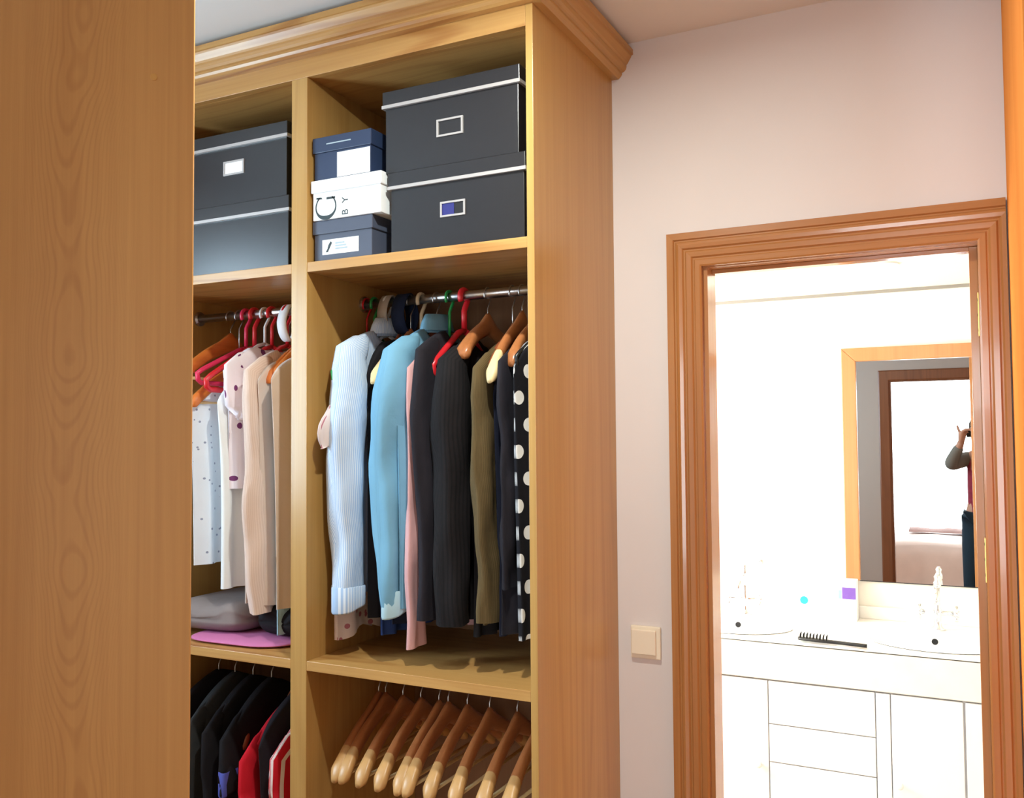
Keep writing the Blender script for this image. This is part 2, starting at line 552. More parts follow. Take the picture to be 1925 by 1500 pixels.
casing('trim_4', 'dark oak casing of the bedroom doorway reflected in the mirror', M_BROWN, M_BROWN, DX0, DX1, DZ, -0.5, 0.09, 1, [(0, 0.01), (0.01, 0.016), (0.08, 0.016), (0.09, 0.01)])
jam = thing('door_1', 'oak door lining of the bathroom doorway', 'door', ((OX0 + OX1) / 2, YW + TW / 2, 0))
del jam['category']
jam['kind'] = 'structure'
bx('jamb', M_DOORZ, jam, OX0 - 0.0, OX0 + 0.012, YW, YW + TW, 0, OZ - 0.012)
bx('jamb', M_DOORZ, jam, OX1 - 0.012, OX1, YW, YW + TW, 0, OZ - 0.012)
bx('head_jamb', M_DOORX, jam, OX0, OX1, YW, YW + TW, OZ - 0.012, OZ)
bx('door_stop', M_DOORZ, jam, OX1 - 0.030, OX1 - 0.012, YW + 0.045, YW + TW, 0, OZ - 0.012, bevel=0.001)
bx('door_stop', M_DOORX, jam, OX0 + 0.012, OX1 - 0.030, YW + 0.045, YW + TW, OZ - 0.022, OZ - 0.012, bevel=0.001)
for hz0, hz1 in ((1.82, 1.92), (1.262, 1.362), (0.66, 0.76)):
    h = bx('hinge_plate', M_BRASS, jam, OX1 - 0.0145, OX1 - 0.012, YW + 0.006, YW + 0.040, hz0, hz1, bevel=0.0008)
    for k in (0.15, 0.5, 0.85):
        MB().lathe([(0.0035, 0), (0.0035, -0.001)], (OX1 - 0.0145, YW + 0.022, hz0 + (hz1 - hz0) * k), 8, 'x').build('screw', M_DARKH, h)
# lining of the bedroom doorway
j2 = thing('door_2', 'dark oak lining of the bedroom doorway', 'door', ((DX0 + DX1) / 2, -0.54, 0))
del j2['category']
j2['kind'] = 'structure'
bx('jamb', M_BROWN, j2, DX0, DX0 + 0.012, -0.58, -0.5, 0, DZ - 0.012)
bx('jamb', M_BROWN, j2, DX1 - 0.012, DX1, -0.58, -0.5, 0, DZ - 0.012)
bx('head_jamb', M_BROWN, j2, DX0, DX1, -0.58, -0.5, DZ - 0.012, DZ)

# ================================================================== THE OPEN WARDROBE
YF, YB = 1.795, 2.30            # front plane, wall
WX0, WX1 = -2.128, -0.850       # outer ends
DV0, DV1 = -1.540, -1.489       # upright divider
IN0, IN1 = -2.110, -0.868       # inner faces of the end panels
ZT = 2.523                      # underside of the top board
SH1 = (2.020, 2.045)
SH2 = (1.019, 1.043)
ROD1, ROD2, YR = 1.967, 0.965, 2.035

wd = thing('wardrobe', 'tall open oak wardrobe with shelves, hanging rails and a cornice', 'wardrobe', ((WX0 + WX1) / 2, (YF + YB) / 2, 0))
bx('side_panel', M_OAKZ, wd, IN1, WX1, YF, YB, 0, 2.60, bevel=0.0012)
bx('side_panel', M_OAKZ, wd, WX0, IN0, YF, YB, 0, 2.60, bevel=0.0012)
bx('divider', M_OAKZ, wd, DV0, DV1, YF, YB - 0.012, 0.08, ZT, bevel=0.0012)
bx('back_panel', M_OAKB, wd, IN0, IN1, YB - 0.012, YB - 0.002, 0.08, ZT)
bx('top_board', M_OAKX, wd, IN0, IN1, YF + 0.02, YB - 0.002, ZT, ZT + 0.022)
bx('fascia', M_OAKX, wd, IN0, IN1, YF, YF + 0.02, ZT, 2.60, bevel=0.001)
bx('plinth', M_OAKX, wd, IN0, IN1, YF + 0.03, YF + 0.05, 0, 0.08)
bx('bottom_board', M_OAKX, wd, IN0, IN1, YF, YB - 0.012, 0.08, 0.102)
for (x0, x1) in ((IN0, DV0), (DV1, IN1)):
    for (z0, z1) in (SH1, SH2):
        bx('shelf', M_OAKX, wd, x0, x1, YF + 0.0005, YB - 0.012, z0, z1, bevel=0.001)
    for rz in (ROD1, ROD2):
        rl = MB().tube([(x0 + 0.001, YR, rz), (x1 - 0.001, YR, rz)], 0.0125, 16).build('hanging_rail', M_STEEL, wd, smooth=True)
        for xx, d in ((x0, 1), (x1, -1)):
            MB().lathe([(0.022, 0), (0.022, d * 0.006), (0.016, d * 0.010)], (xx, YR, rz), 16, 'x').build('rail_socket', M_STEEL, rl)
# cornice: profile (projection, height), mitred at the front right corner
CP = [(0.0, 2.572), (0.020, 2.572), (0.026, 2.577), (0.030, 2.583), (0.030, 2.588), (0.036, 2.590), (0.041, 2.595), (0.043, 2.602), (0.043, 2.607),
      (0.047, 2.611), (0.051, 2.618), (0.056, 2.626), (0.058, 2.631), (0.062, 2.632), (0.062, 2.646), (0.0, 2.646)]
rows = [[(WX0, YF - p, z) for p, z in CP], [(WX1 + p, YF - p, z) for p, z in CP]]
co = MB().grid(rows, True, True, True).build('cornice', M_OAKX, wd)
rows = [[(WX1 + p, YF - p, z) for p, z in CP], [(WX1 + p, YB, z) for p, z in CP]]
MB().grid(rows, True, True, True).build('cornice', M_OAKY, wd)

# ---- tall panel in the left foreground and the wardrobe on the right
lp = thing('oak_panel', 'tall flat oak panel filling the left foreground', 'panel', (-1.0, 0.952, 0), radians(44))
lp['kind'] = 'thing'
MB().box(-0.52, 0, 0, 0.020, 0, 2.645).build('panel_board', M_OAKP, lp, bevel=0.001, local=True)
MB().lathe([(0.0052, 0.001), (0.0052, -0.0006), (0.0042, -0.0010)], (-0.0552, 0, 2.123), 18, 'y').build('cover_cap', plain('yellow_cap', (222, 164, 84), 0.4), lp, local=True)
RX = 0.0895
rw = thing('wardrobe', 'tall orange oak wardrobe at the right edge beside the doorway', 'wardrobe', (0.5, 1.95, 0))
bx('side_panel', M_ORANGE, rw, RX, RX + 0.02, 1.58, YW - 0.001, 0, 2.62, bevel=0.001)
bx('side_panel', M_ORANGE, rw, 0.91, 0.93, 1.58, YW - 0.001, 0, 2.62, bevel=0.001)
bx('top_board', M_ORANGE, rw, RX + 0.02, 0.91, 1.6, YW - 0.001, 2.60, 2.62)
bx('plinth', M_ORANGE, rw, RX + 0.02, 0.91, 1.62, 1.64, 0, 0.1)
bx('back_panel', M_ORANGE, rw, RX + 0.02, 0.91, YW - 0.012, YW - 0.002, 0.1, 2.60)
for k in range(2):
    xa = RX + 0.022 + k * 0.40
    d = bx('door', M_ORANGE, rw, xa, xa + 0.396, 1.58, 1.60, 0.1, 2.595, bevel=0.001)
    MB().tube([(xa + (0.37 if k == 0 else 0.026), 1.58, 1.0), (xa + (0.37 if k == 0 else 0.026), 1.555, 1.0), (xa + (0.37 if k == 0 else 0.026), 1.555, 1.14), (xa + (0.37 if k == 0 else 0.026), 1.58, 1.14)], 0.005).build('handle', M_STEEL, d)

# ---- ceiling spotlight (main lamp), just in front of the wardrobe
LX, LY, LZ = -0.74, 1.30, 2.615
sp = thing('ceiling_spotlight', 'small round chrome ceiling spotlight in front of the wardrobe', 'lamp', (LX, LY, HC))
MB().lathe([(0.045, 0), (0.045, -0.006), (0.034, -0.012), (0.034, 0)], (LX, LY, HC), 24).build('ring', M_CHROME, sp)
m, nt, bs = new_mat('lamp_glow')
bs.inputs['Emission Color'].default_value = (1, 0.9, 0.75, 1)
bs.inputs['Emission Strength'].default_value = 12
MB().lathe([(0.028, 0), (0.028, -0.010), (0.015, -0.016)], (LX, LY, HC - 0.004), 20).build('bulb', m, sp)
pl = bpy.data.lights.new('spotlight_lamp', 'AREA')   # recessed lamp: shines downwards
pl.shape = 'DISK'
pl.size = 0.05
pl.energy = 15.5
pl.color = (0.95, 1.0, 0.92)
po = bpy.data.objects.new('spotlight_lamp', pl)
po.location = (0, 0, LZ - HC)
COL.objects.link(po)
po.parent = sp

# ---- light switch
sw = thing('light_switch', 'ivory square light switch on the pink wall', 'switch', (-0.772, YW, 1.012))
bx('base_plate', M_SWITCH, sw, -0.813, -0.731, YW - 0.010, YW, 1.013, 1.098, bevel=0.003)
bx('rocker', M_SWITCH, sw, -0.809, -0.742, YW - 0.017, YW - 0.010, 1.024, 1.090, bevel=0.003)

# ================================================================== BATHROOM
MY = 3.95
mi = thing('wall_mirror', 'large bathroom mirror in an oak frame above the basins', 'mirror', (0.1, MY - 0.015, 1.0))
MX0, MX1, MZ0, MZ1 = -0.463, 0.62, 1.004, 1.950
bx('mirror_glass', M_MIRROR, mi, MX0 + 0.05, MX1 - 0.05, MY - 0.014, MY - 0.010, MZ0, MZ1 - 0.05)
bx('backing', M_BLACKP, mi, MX0 + 0.05, MX1 - 0.05, MY - 0.010, MY - 0.001, MZ0 - 0.004, MZ1 - 0.05)
for pr in (((MX0, MZ0), (MX0 + 0.055, MZ0), (MX0 + 0.055, MZ1 - 0.055), (MX0, MZ1)), ((MX1, MZ0), (MX1, MZ1), (MX1 - 0.055, MZ1 - 0.055), (MX1 - 0.055, MZ0)), ((MX0, MZ1), (MX0 + 0.055, MZ1 - 0.055), (MX1 - 0.055, MZ1 - 0.055), (MX1, MZ1))):
    MB().prism(pr, 'y', MY - 0.030, MY - 0.001).build('frame_rail', M_MIRF, mi, bevel=0.003)

VF = 3.33
vc = thing('vanity_cabinet', 'white vanity cabinet with drawers and doors under the counter', 'cabinet', (-0.4, 3.66, 0))
bx('body', M_WHITE, vc, -1.6, 0.98, VF + 0.022, MY - 0.001, 0.08, 0.718)
bx('plinth', M_WHITE, vc, -1.6, 0.98, VF + 0.05, VF + 0.07, 0, 0.08)
def front(nm, x0, x1, z0, z1, knob=None):
    o = bx(nm, M_WHITE, vc, x0, x1, VF + 0.004, VF + 0.020, z0, z1, bevel=0.002)
    if knob:
        MB().lathe([(0.004, 0), (0.004, -0.012), (0.011, -0.014), (0.011, -0.022), (0.006, -0.025)], (knob[0], VF + 0.004, knob[1]), 14, 'y').build('knob', M_WHITE, o, smooth=True)
    return o
for z0, z1 in ((0.5655, 0.716), (0.4315, 0.5625), (0.2975, 0.4285), (0.10, 0.2945)):
    front('drawer', -0.665, -0.3095, z0, z1)
front('filler', -0.3065, -0.2615, 0.10, 0.716)
front('door', -0.2585, -0.040, 0.10, 0.716, (-0.235, 0.42))
front('door', -0.033, 0.190, 0.10, 0.716, (0.17, 0.42))
front('door', 0.20, 0.97, 0.10, 0.706)
front('door', -1.04, -0.668, 0.10, 0.716, (-0.70, 0.42))
front('door', -1.42, -1.046, 0.10, 0.706, (-1.39, 0.42))

# counter with two oval cut-outs, each closed by a basin
ct = thing('counter', 'thick cream stone counter holding both basins', 'counter', (-0.4, 3.64, 0.72))
SINKS = ((-0.853, 3.59), (-0.123, 3.59))
SA, SB = 0.225, 0.165
b = MB()
CX0, CX1, CZ = -1.62, 0.99, 0.85
def ring_fill(mb, cx, cy, x0, x1, y0, y1, z):
    n = 64
    e, q = [], []
    for i in range(n):
        a = 2 * pi * i / n
        c, s_ = cos(a), sin(a)
        e.append((cx + SA * c, cy + SB * s_, z))
        tx = ((x1 - cx) / c if c > 1e-9 else (x0 - cx) / c if c < -1e-9 else 1e9)
        ty = ((y1 - cy) / s_ if s_ > 1e-9 else (y0 - cy) / s_ if s_ < -1e-9 else 1e9)
        t = min(tx, ty)
        q.append((cx + t * c, cy + t * s_, z))
    mb.grid([e, q], True)
    for (xx, yy) in ((x0, y0), (x1, y0), (x1, y1), (x0, y1)):
        a = math.atan2(yy - cy, xx - cx) % (2 * pi)
        i = int(a / (2 * pi) * n) % n
        mb.add([q[i], q[(i + 1) % n], (xx, yy, z)], [(0, 1, 2)])
mid = (SINKS[0][0] + SINKS[1][0]) / 2
ring_fill(b, SINKS[0][0], SINKS[0][1], CX0, mid, VF, MY, CZ)
ring_fill(b, SINKS[1][0], SINKS[1][1], mid, CX1, VF, MY, CZ)
b.build('counter_top', M_STONE, ct)
bx('apron', M_STONE, ct, CX0, CX1, VF, VF + 0.02, 0.722, CZ, bevel=0.003)
bx('upstand', M_STONE, ct, CX0, CX1, MY - 0.014, MY - 0.001, CZ, CZ + 0.05, bevel=0.002)
for i, (cx, cy) in enumerate(SINKS):
    o = thing('washbasin', ('oval white washbasin at the left of the counter', 'oval white washbasin in front of the mirror')[i], 'basin', (cx, cy, 0.72))
    prof = [(1.03, CZ + 0.003), (1.0, CZ + 0.004), (0.97, CZ - 0.004), (0.93, CZ - 0.03), (0.85, CZ - 0.065), (0.68, CZ - 0.098), (0.4, CZ - 0.116), (0.12, CZ - 0.12), (0.1, CZ - 0.124)]
    rows = [[(cx + SA * k * cos(2 * pi * j / 48), cy + SB * k * sin(2 * pi * j / 48), z) for j in range(48)] for k, z in prof]
    MB().grid(rows, True, False, True).build('bowl', M_CERAM, o, smooth=True)
    MB().lathe([(0.020, 0.0), (0.022, 0.004), (0.012, 0.006)], (cx, cy, CZ - 0.122), 18).build('drain', M_CHROME, o)
    MB().lathe([(0.011, 0.0), (0.011, -0.006)], (cx - 0.01, cy + SB * 0.93, CZ - 0.028), 14, 'y').build('overflow_hole', M_DARKH, o)
    # faucet: deck column with tall spout and cross handles
    fy = 3.83
    f_ = thing('faucet', ('tall chrome faucet of the left basin', 'tall chrome faucet standing in front of the mirror')[i], 'faucet', (cx, fy, CZ))
    MB().lathe([(0.026, 0), (0.026, 0.008), (0.014, 0.016), (0.012, 0.05), (0.016, 0.055), (0.016, 0.075), (0.011, 0.085), (0.010, 0.16), (0.014, 0.165), (0.014, 0.178), (0.009, 0.19), (0.012, 0.20), (0.006, 0.21)], (cx, fy, CZ), 18).build('column', M_CHROME, f_, smooth=True)
    MB().tube([(cx, fy, CZ + 0.145), (cx, fy - 0.03, CZ + 0.158), (cx, fy - 0.08, CZ + 0.158), (cx, fy - 0.115, CZ + 0.14), (cx, fy - 0.125, CZ + 0.115)], [0.009, 0.010, 0.010, 0.010, 0.011], 12).build('spout', M_CHROME, f_, smooth=True)
    MB().tube([(cx - 0.055, fy, CZ + 0.064), (cx + 0.055, fy, CZ + 0.064)], 0.009, 12).build('cross_bar', M_CHROME, f_, smooth=True)
    for sg in (-1, 1):
        hx = cx + sg * 0.064
        h = MB().lathe([(0.013, -0.010), (0.016, 0), (0.013, 0.010)], (hx, fy, CZ + 0.064), 14, 'x').build('handle', M_CHROME, f_, smooth=True)
        for q in range(4):
            a = pi / 4 + q * pi / 2
            MB().tube([(hx, fy, CZ + 0.064), (hx, fy + 0.032 * cos(a), CZ + 0.064 + 0.032 * sin(a))], [0.005, 0.007], 8).build('handle_spoke', M_CHROME, h, smooth=True)

# hairbrush lying on the counter
hb = thing('hairbrush', 'black vent hairbrush lying between the basins', 'hairbrush', (-0.455, 3.395, CZ))
hp = [(-0.57, 3.415), (-0.45, 3.40), (-0.335, 3.385)]
rows = []
prof = [(-0.572, 0.010), (-0.565, 0.018), (-0.52, 0.022), (-0.47, 0.020), (-0.45, 0.012), (-0.43, 0.009), (-0.39, 0.010), (-0.345, 0.012), (-0.335, 0.007)]
for xx, w in prof:
    yc = 3.415 + (xx + 0.57) * (-0.13)
    rows.append([(xx, yc + w * cos(2 * pi * j / 10), CZ + 0.0105 + 0.0065 * sin(2 * pi * j / 10)) for j in range(10)])
MB().grid(rows, True, True, True).build('handle', M_BLACKP, hb, smooth=True)
for i in range(9):
    xx = -0.564 + i * 0.0115
    yc = 3.415 + (xx + 0.57) * (-0.13)
    b = MB()
    for k in (-0.012, -0.004, 0.004, 0.012):
        b.tube([(xx, yc + k, CZ + 0.014), (xx + 0.002, yc + k * 1.3, CZ + 0.032)], [0.0016, 0.001], 6)
    b.build('bristle_row', M_BLACKP, hb)

# white carton standing against the wall
cb = thing('carton', 'white carton with purple and teal print at the foot of the wall', 'box', (-0.54, 3.87, CZ))
bx('box', M_WHITEBOX, cb, -0.680, -0.416, 3.85, 3.915, CZ, 1.012, bevel=0.002)
pr = bx('purple_print', M_PURPLE, cb, -0.470, -0.419, 3.8492, 3.85, 0.938, 0.984)
pr['label'] = 'purple printed block'
bx('cyan_print', M_CYAN, cb, -0.484, -0.472, 3.8492, 3.85, 0.938, 0.972)
MB().lathe([(0.016, 0), (0.016, -0.0008)], (-0.618, 3.85, 0.922), 20, 'y').build('teal_print', M_TEAL, cb)
# small chrome hook on the tiles
hk = thing('wall_hook', 'small chrome hook on the tiles above the left faucet', 'hook', (-0.815, MY, 1.03))
MB().lathe([(0.013, 0), (0.013, -0.006), (0.006, -0.010)], (-0.815, MY, 1.055), 16, 'y').build('rosette', M_CHROME, hk)
MB().tube([(-0.815, MY - 0.008, 1.055), (-0.815, MY - 0.030, 1.045), (-0.815, MY - 0.036, 1.058), (-0.815, MY - 0.032, 1.070)], 0.004, 8).build('hook', M_CHROME, hk, smooth=True)
# round ceiling downlight of the bathroom
dl = thing('ceiling_downlight', 'small round downlight in the bathroom ceiling', 'lamp', (-0.25, 3.35, 2.185))
MB().lathe([(0.05, 0), (0.05, -0.005), (0.038, -0.008)], (-0.25, 3.35, 2.185), 24).build('ring', M_WHITEP, dl)
m, nt, bs = new_mat('downlight_glow')
bs.inputs['Emission Color'].default_value = (1, 0.93, 0.82, 1)
bs.inputs['Emission Strength'].default_value = 60
MB().lathe([(0.036, 0), (0.036, -0.010)], (-0.25, 3.35, 2.184), 24).build('bulb', m, dl)

# ================================================================== BEDROOM (seen in the mirror)
bd = thing('bed', 'low bed with a pale pink cover, reflected in the mirror', 'bed', (0.3, -2.9, 0))
M_COVER = plain('pink_cover', (246, 226, 220), 0.9, noise=0.05, nscale=6)
M_THROW = plain('brown_throw', (150, 112, 104), 0.9)
bx('base', M_BROWN, bd, -0.70, 1.30, -3.55, -2.25, 0.02, 0.26, bevel=0.01)
bx('mattress', M_COVER, bd, -0.72, 1.32, -3.58, -2.22, 0.26, 0.46, bevel=0.05, segs=4)
rows = []
for i in range(15):
    t = i / 14
    if t < 0.3:
        y, z = -2.19 - 0.01 * sin(t * 30), 0.06 + 0.42 * t / 0.3
    else:
        y, z = -2.19 - (t - 0.3) / 0.7 * 1.36, 0.485 + 0.012 * sin(t * 19)
    rows.append([(-0.76 + 2.1 * j / 24, y + 0.012 * sin(j * 1.3) * (t < 0.3), z + 0.006 * sin(j * 0.9 + i)) for j in range(25)])
MB().grid(rows, False).build('bed_cover', M_COVER, bd, smooth=True)
for k, yy in enumerate((-2.62, -3.2)):
    rows = []
    for i in range(9):
        p = pi * i / 8
        rows.append([(0.98 + 0.22 * (abs(cos(a)) ** 0.5) * (1 if cos(a) > 0 else -1) * max(0.05, sin(p) ** 0.4), yy + 0.26 * (abs(sin(a)) ** 0.5) * (1 if sin(a) > 0 else -1) * max(0.05, sin(p) ** 0.4), 0.57 - 0.075 * cos(p)) for a in [2 * pi * j / 20 for j in range(20)]])
    MB().grid(rows, True, True, True).build('pillow', M_BEDW, bd, smooth=True)
rows = []
for i in range(11):
    t = i / 10
    rows.append([(-0.62 + 1.4 * j / 18, -3.42 + 0.42 * t, 0.515 + 0.035 * sin(pi * t) ** 0.6 * (0.6 + 0.4 * sin(j * 0.7 + 1) ** 2)) for j in range(19)])
th = MB().grid(rows, False).build('folded_throw', M_THROW, None, smooth=True)
tag(th, 'brown folded throw across the pale bed in the mirror', 'throw')

# ================================================================== STORAGE BOXES
def big_box(label, x0, x1, y0, z0, h, depth, holder=None, fill=None, white=False):
    o = thing('storage_box', label, 'box', ((x0 + x1) / 2, y0 + depth / 2, z0), group='black lidded storage boxes on the top shelf')
    lid_h, ov = 0.040, 0.006
    bx('box_body', M_BLACKBOX, o, x0, x1, y0, y0 + depth, z0, z0 + h - 0.004, bevel=0.0015)
    lid = bx('lid', M_BLACKBOX, o, x0 - ov, x1 + ov, y0 - ov, y0 + depth + ov, z0 + h - lid_h, z0 + h, bevel=0.002)
    bx('silver_strip', M_STRIP, lid, x0 - ov - 0.0012, x1 + ov + 0.0012, y0 - ov - 0.0012, y0 + depth + ov, z0 + h - lid_h - 0.002, z0 + h - lid_h + 0.006)
    if holder:
        a0, a1, b0, b1 = holder
        hd = MB()
        t = 0.0045
        yy0, yy1 = y0 - 0.003, y0
        hd.box(a0, a1, yy0, yy1, b0, b0 + t).box(a0, a1, yy0, yy1, b1 - t, b1).box(a0, a0 + t, yy0, yy1, b0 + t, b1 - t).box(a1 - t, a1, yy0, yy1, b0 + t, b1 - t)
        hd = hd.build('label_holder', M_STRIP, o)
        if fill == 'blue':
            bx('card', M_BLUEC, hd, a0 + t, a0 + (a1 - a0) * 0.55, y0 - 0.001, y0 - 0.0002, b0 + t, b1 - t)
        if fill == 'white':
            bx('card', M_PAPER, hd, a0 + t, a1 - t, y0 - 0.001, y0 - 0.0002, b0 + t, b1 - t)
    return o
big_box('lower black storage box in the right section, blue card in its label holder', -1.252, -0.888, 1.824, SH1[1], 0.202, 0.36, (-1.110, -1.042, 2.121, 2.158), 'blue')
big_box('upper black storage box in the right section with an empty label holder', -1.266, -0.900, 1.822, SH1[1] + 0.202, 0.203, 0.36, (-1.118, -1.046, 2.315, 2.357))
big_box('lower black storage box in the left section with a bluish sheen', -2.02, -1.578, 1.828, SH1[1], 0.192, 0.36)
big_box('upper black storage box in the left section with a white label', -2.03, -1.588, 1.832, SH1[1] + 0.192, 0.200, 0.36, (-1.810, -1.736, 2.319, 2.358), 'white')

def shoe_box(label, mat, x0, x1, y0, z0, h, depth=0.29, lid_h=0.035):
    o = thing('shoe_box', label, 'box', ((x0 + x1) / 2, y0 + depth / 2, z0), group='stacked shoe boxes')
    bx('box_body', mat, o, x0, x1, y0, y0 + depth, z0, z0 + h - 0.003, bevel=0.0015)
    bx('lid', mat, o, x0 - 0.004, x1 + 0.004, y0 - 0.004, y0 + depth + 0.004, z0 + h - lid_h, z0 + h, bevel=0.002)
    return o
sb1 = shoe_box('slate grey shoe box at the bottom of the stack', M_GREYBOX, -1.480, -1.302, 1.814, SH1[1], 0.106)
lb = bx('label', M_PAPER, sb1, -1.455, -1.342, 1.8132, 1.814, 2.063, 2.101)
MB().prism([(-1.444, 2.069), (-1.437, 2.069), (-1.424, 2.092), (-1.429, 2.096), (-1.436, 2.086), (-1.438, 2.078)], 'y', 1.8127, 1.8131).build('print', M_INK, lb)
for k, (a0, a1) in enumerate(((-1.414, -1.376), (-1.414, -1.380), (-1.414, -1.385))):
    bx('print', M_INKP, lb, a0, a1, 1.8127, 1.8131, 2.074 + k * 0.007, 2.078 + k * 0.007)
sb2 = shoe_box('white shoe box with a large dark letter G in the middle of the stack', M_WHITEBOX, -1.479, -1.270, 1.806, SH1[1] + 0.106, 0.102, lid_h=0.032)
sb3 = shoe_box('navy shoe box with a white label on top of the stack', M_NAVYBOX, -1.479, -1.304, 1.812, SH1[1] + 0.208, 0.112, lid_h=0.040)
bx('label', M_PAPER, sb3, -1.407, -1.306, 1.8112, 1.812, 2.257, 2.320)
bx('lid_print', M_INKP, sb3, -1.438, -1.362, 1.8074, 1.808, 2.3435, 2.3465)
# the letter G, turned a quarter anticlockwise (reads upwards): heavy serif stroke
def letterG():
    cx, cz, R = -1.438, 2.183, 0.033
    b = MB()
    n = 40
    rows = []
    for i in range(n + 1):
        a = radians(128) + radians(284) * i / n           # from upper left, round the bottom, to upper right
        w = 0.0022 + 0.0075 * max(0.0, -sin(a)) ** 2 + 0.0012
        ro, ri = R, R - w
        rows.append([(cx + ro * cos(a), 1.8054, cz + ro * sin(a)), (cx + ri * cos(a), 1.8054, cz + ri * sin(a)), (cx + ri * cos(a), 1.8060, cz + ri * sin(a)), (cx + ro * cos(a), 1.8060, cz + ro * sin(a))])
    b.grid(rows, True, True, True)
    b.box(cx + 0.002, cx + 0.029, 1.8054, 1.806, cz + 0.019, cz + 0.0245)
    b.prism([(cx - 0.030, cz + 0.022), (cx - 0.011, cz + 0.021), (cx - 0.014, cz + 0.026), (cx - 0.030, cz + 0.027)], 'y', 1.8054, 1.806)
    return b
letterG().build('letter', M_INK, sb2)
def text_mesh(ch, size, loc, parent, mat, rot):
    cu = bpy.data.curves.new('txt', 'FONT')
    cu.body = ch
    cu.size = size
    cu.extrude = 0.0002
    cu.align_x = 'CENTER'
    t = bpy.data.objects.new('txt', cu)
    COL.objects.link(t)
    bpy.context.view_layer.update()
    me = bpy.data.meshes.new_from_object(t.evaluated_get(bpy.context.evaluated_depsgraph_get()))
    bpy.data.objects.remove(t, do_unlink=True)
    me.materials.clear()
    me.materials.append(mat)
    o = bpy.data.objects.new('letter', me)
    COL.objects.link(o)
    o.parent = parent
    o.location = Vector(loc) - Vector(parent.location)
    o.rotation_euler = rot
    return o
text_mesh('B', 0.027, (-1.369, 1.8057, 2.163), sb2, M_INK, (pi / 2, -pi / 2, 0))
text_mesh('Y', 0.027, (-1.369, 1.8057, 2.194), sb2, M_INK, (pi / 2, -pi / 2, 0))

# ================================================================== HANGERS
def hook_pts(z_end, twist=1):
    """wire hook over the rail (origin = rail axis), stem down to z_end"""
    r = 0.0195
    pts = []
    for i in range(15):
        a = radians(-35 + 250 * i / 14)
        pts.append((0, twist * (-r * cos(a)), -0.004 + r * sin(a)))
    # from the tip round over the rail, then back to the middle and down
    pts.append((0, twist * 0.006, -0.030))
    pts.append((0, 0, -0.040))
    pts.append((0, 0, z_end))
    return pts

def wood_hanger(name, label, mat, loc, rot=0.0, neck=-0.085, drop=0.095, hw=0.215, bar=True, tip=None, group=None, hook=None, th=0.011):
    o = thing(name, label, 'hanger', loc, rot, group)
    rows = []
    n = 28
    for i in range(n + 1):
        t = -1 + 2 * i / n
        a = abs(t)
        zc = neck - 0.008 - drop * (0.30 * a + 0.70 * a ** 1.7) + 0.010 * max(0, 1 - a * 5)
        hh = 0.021 - 0.003 * a + 0.008 * max(0, 1 - a * 4)
        tt = th * 0.62 + th * 0.75 * a ** 2
        if a > 0.92:
            k = sqrt(max(0.05, 1 - ((a - 0.92) / 0.08) ** 2 * 0.85))
            hh *= k; tt *= k
        xb = 0.012 * a * a
        rows.append([(xb + tt * math.copysign(abs(cos(q)) ** 0.7, cos(q)), t * hw, zc + hh * math.copysign(abs(sin(q)) ** 0.8, sin(q))) for q in [2 * pi * j / 14 for j in range(14)]])
    if tip:
        k = max(1, int(n * 0.17))
        MB().grid(rows[k:-k], True).build('hanger_body', mat, o, smooth=True, local=True)
        MB().grid(rows[:k + 1], True, True, False).build('arm_tip', tip, o, smooth=True, local=True)
        MB().grid(rows[-k - 1:], True, False, True).build('arm_tip', tip, o, smooth=True, local=True)
    else:
        MB().grid(rows, True, True, True).build('hanger_body', mat, o, smooth=True, local=True)
    MB().tube(hook_pts(neck - 0.01), 0.0018, 8).build('hook', hook or M_STEEL, o, smooth=True, local=True)
    if bar:
        zb = neck - 0.008 - drop * 0.93
        MB().tube([(0.010, -hw * 0.93, zb), (0.010, hw * 0.93, zb)], 0.0045, 8).build('trouser_bar', M_PALE, o, smooth=True, local=True)
    return o

def tube_hanger(name, label, mat, loc, rot=0.0, neck=-0.080, drop=0.10, hw=0.205, r=0.0052, group=None, thick_hook=None, tilt=0.0):
    o = thing(name, label, 'hanger', loc, rot, group)
    if tilt:
        o.rotation_euler = (tilt, 0, rot)
    pts = [(0, 0, neck)]
    for s_ in (-1,):
        pts += [(0, s_ * 0.03, neck - 0.008), (0, s_ * hw * 0.9, neck - drop * 0.86), (0, s_ * hw, neck - drop), (0, s_ * hw * 0.985, neck - drop - 0.018), (0, s_ * hw * 0.92, neck - drop - 0.026)]
    pts += [(0, -p[1], p[2]) for p in reversed(pts[1:])] + [(0, 0, neck)]
    MB().tube(pts, r, 8).build('hanger_frame', mat, o, smooth=True, local=True)
    MB().tube(hook_pts(neck), thick_hook or r * 0.8, 8).build('hook', mat, o, smooth=True, local=True)
    return o

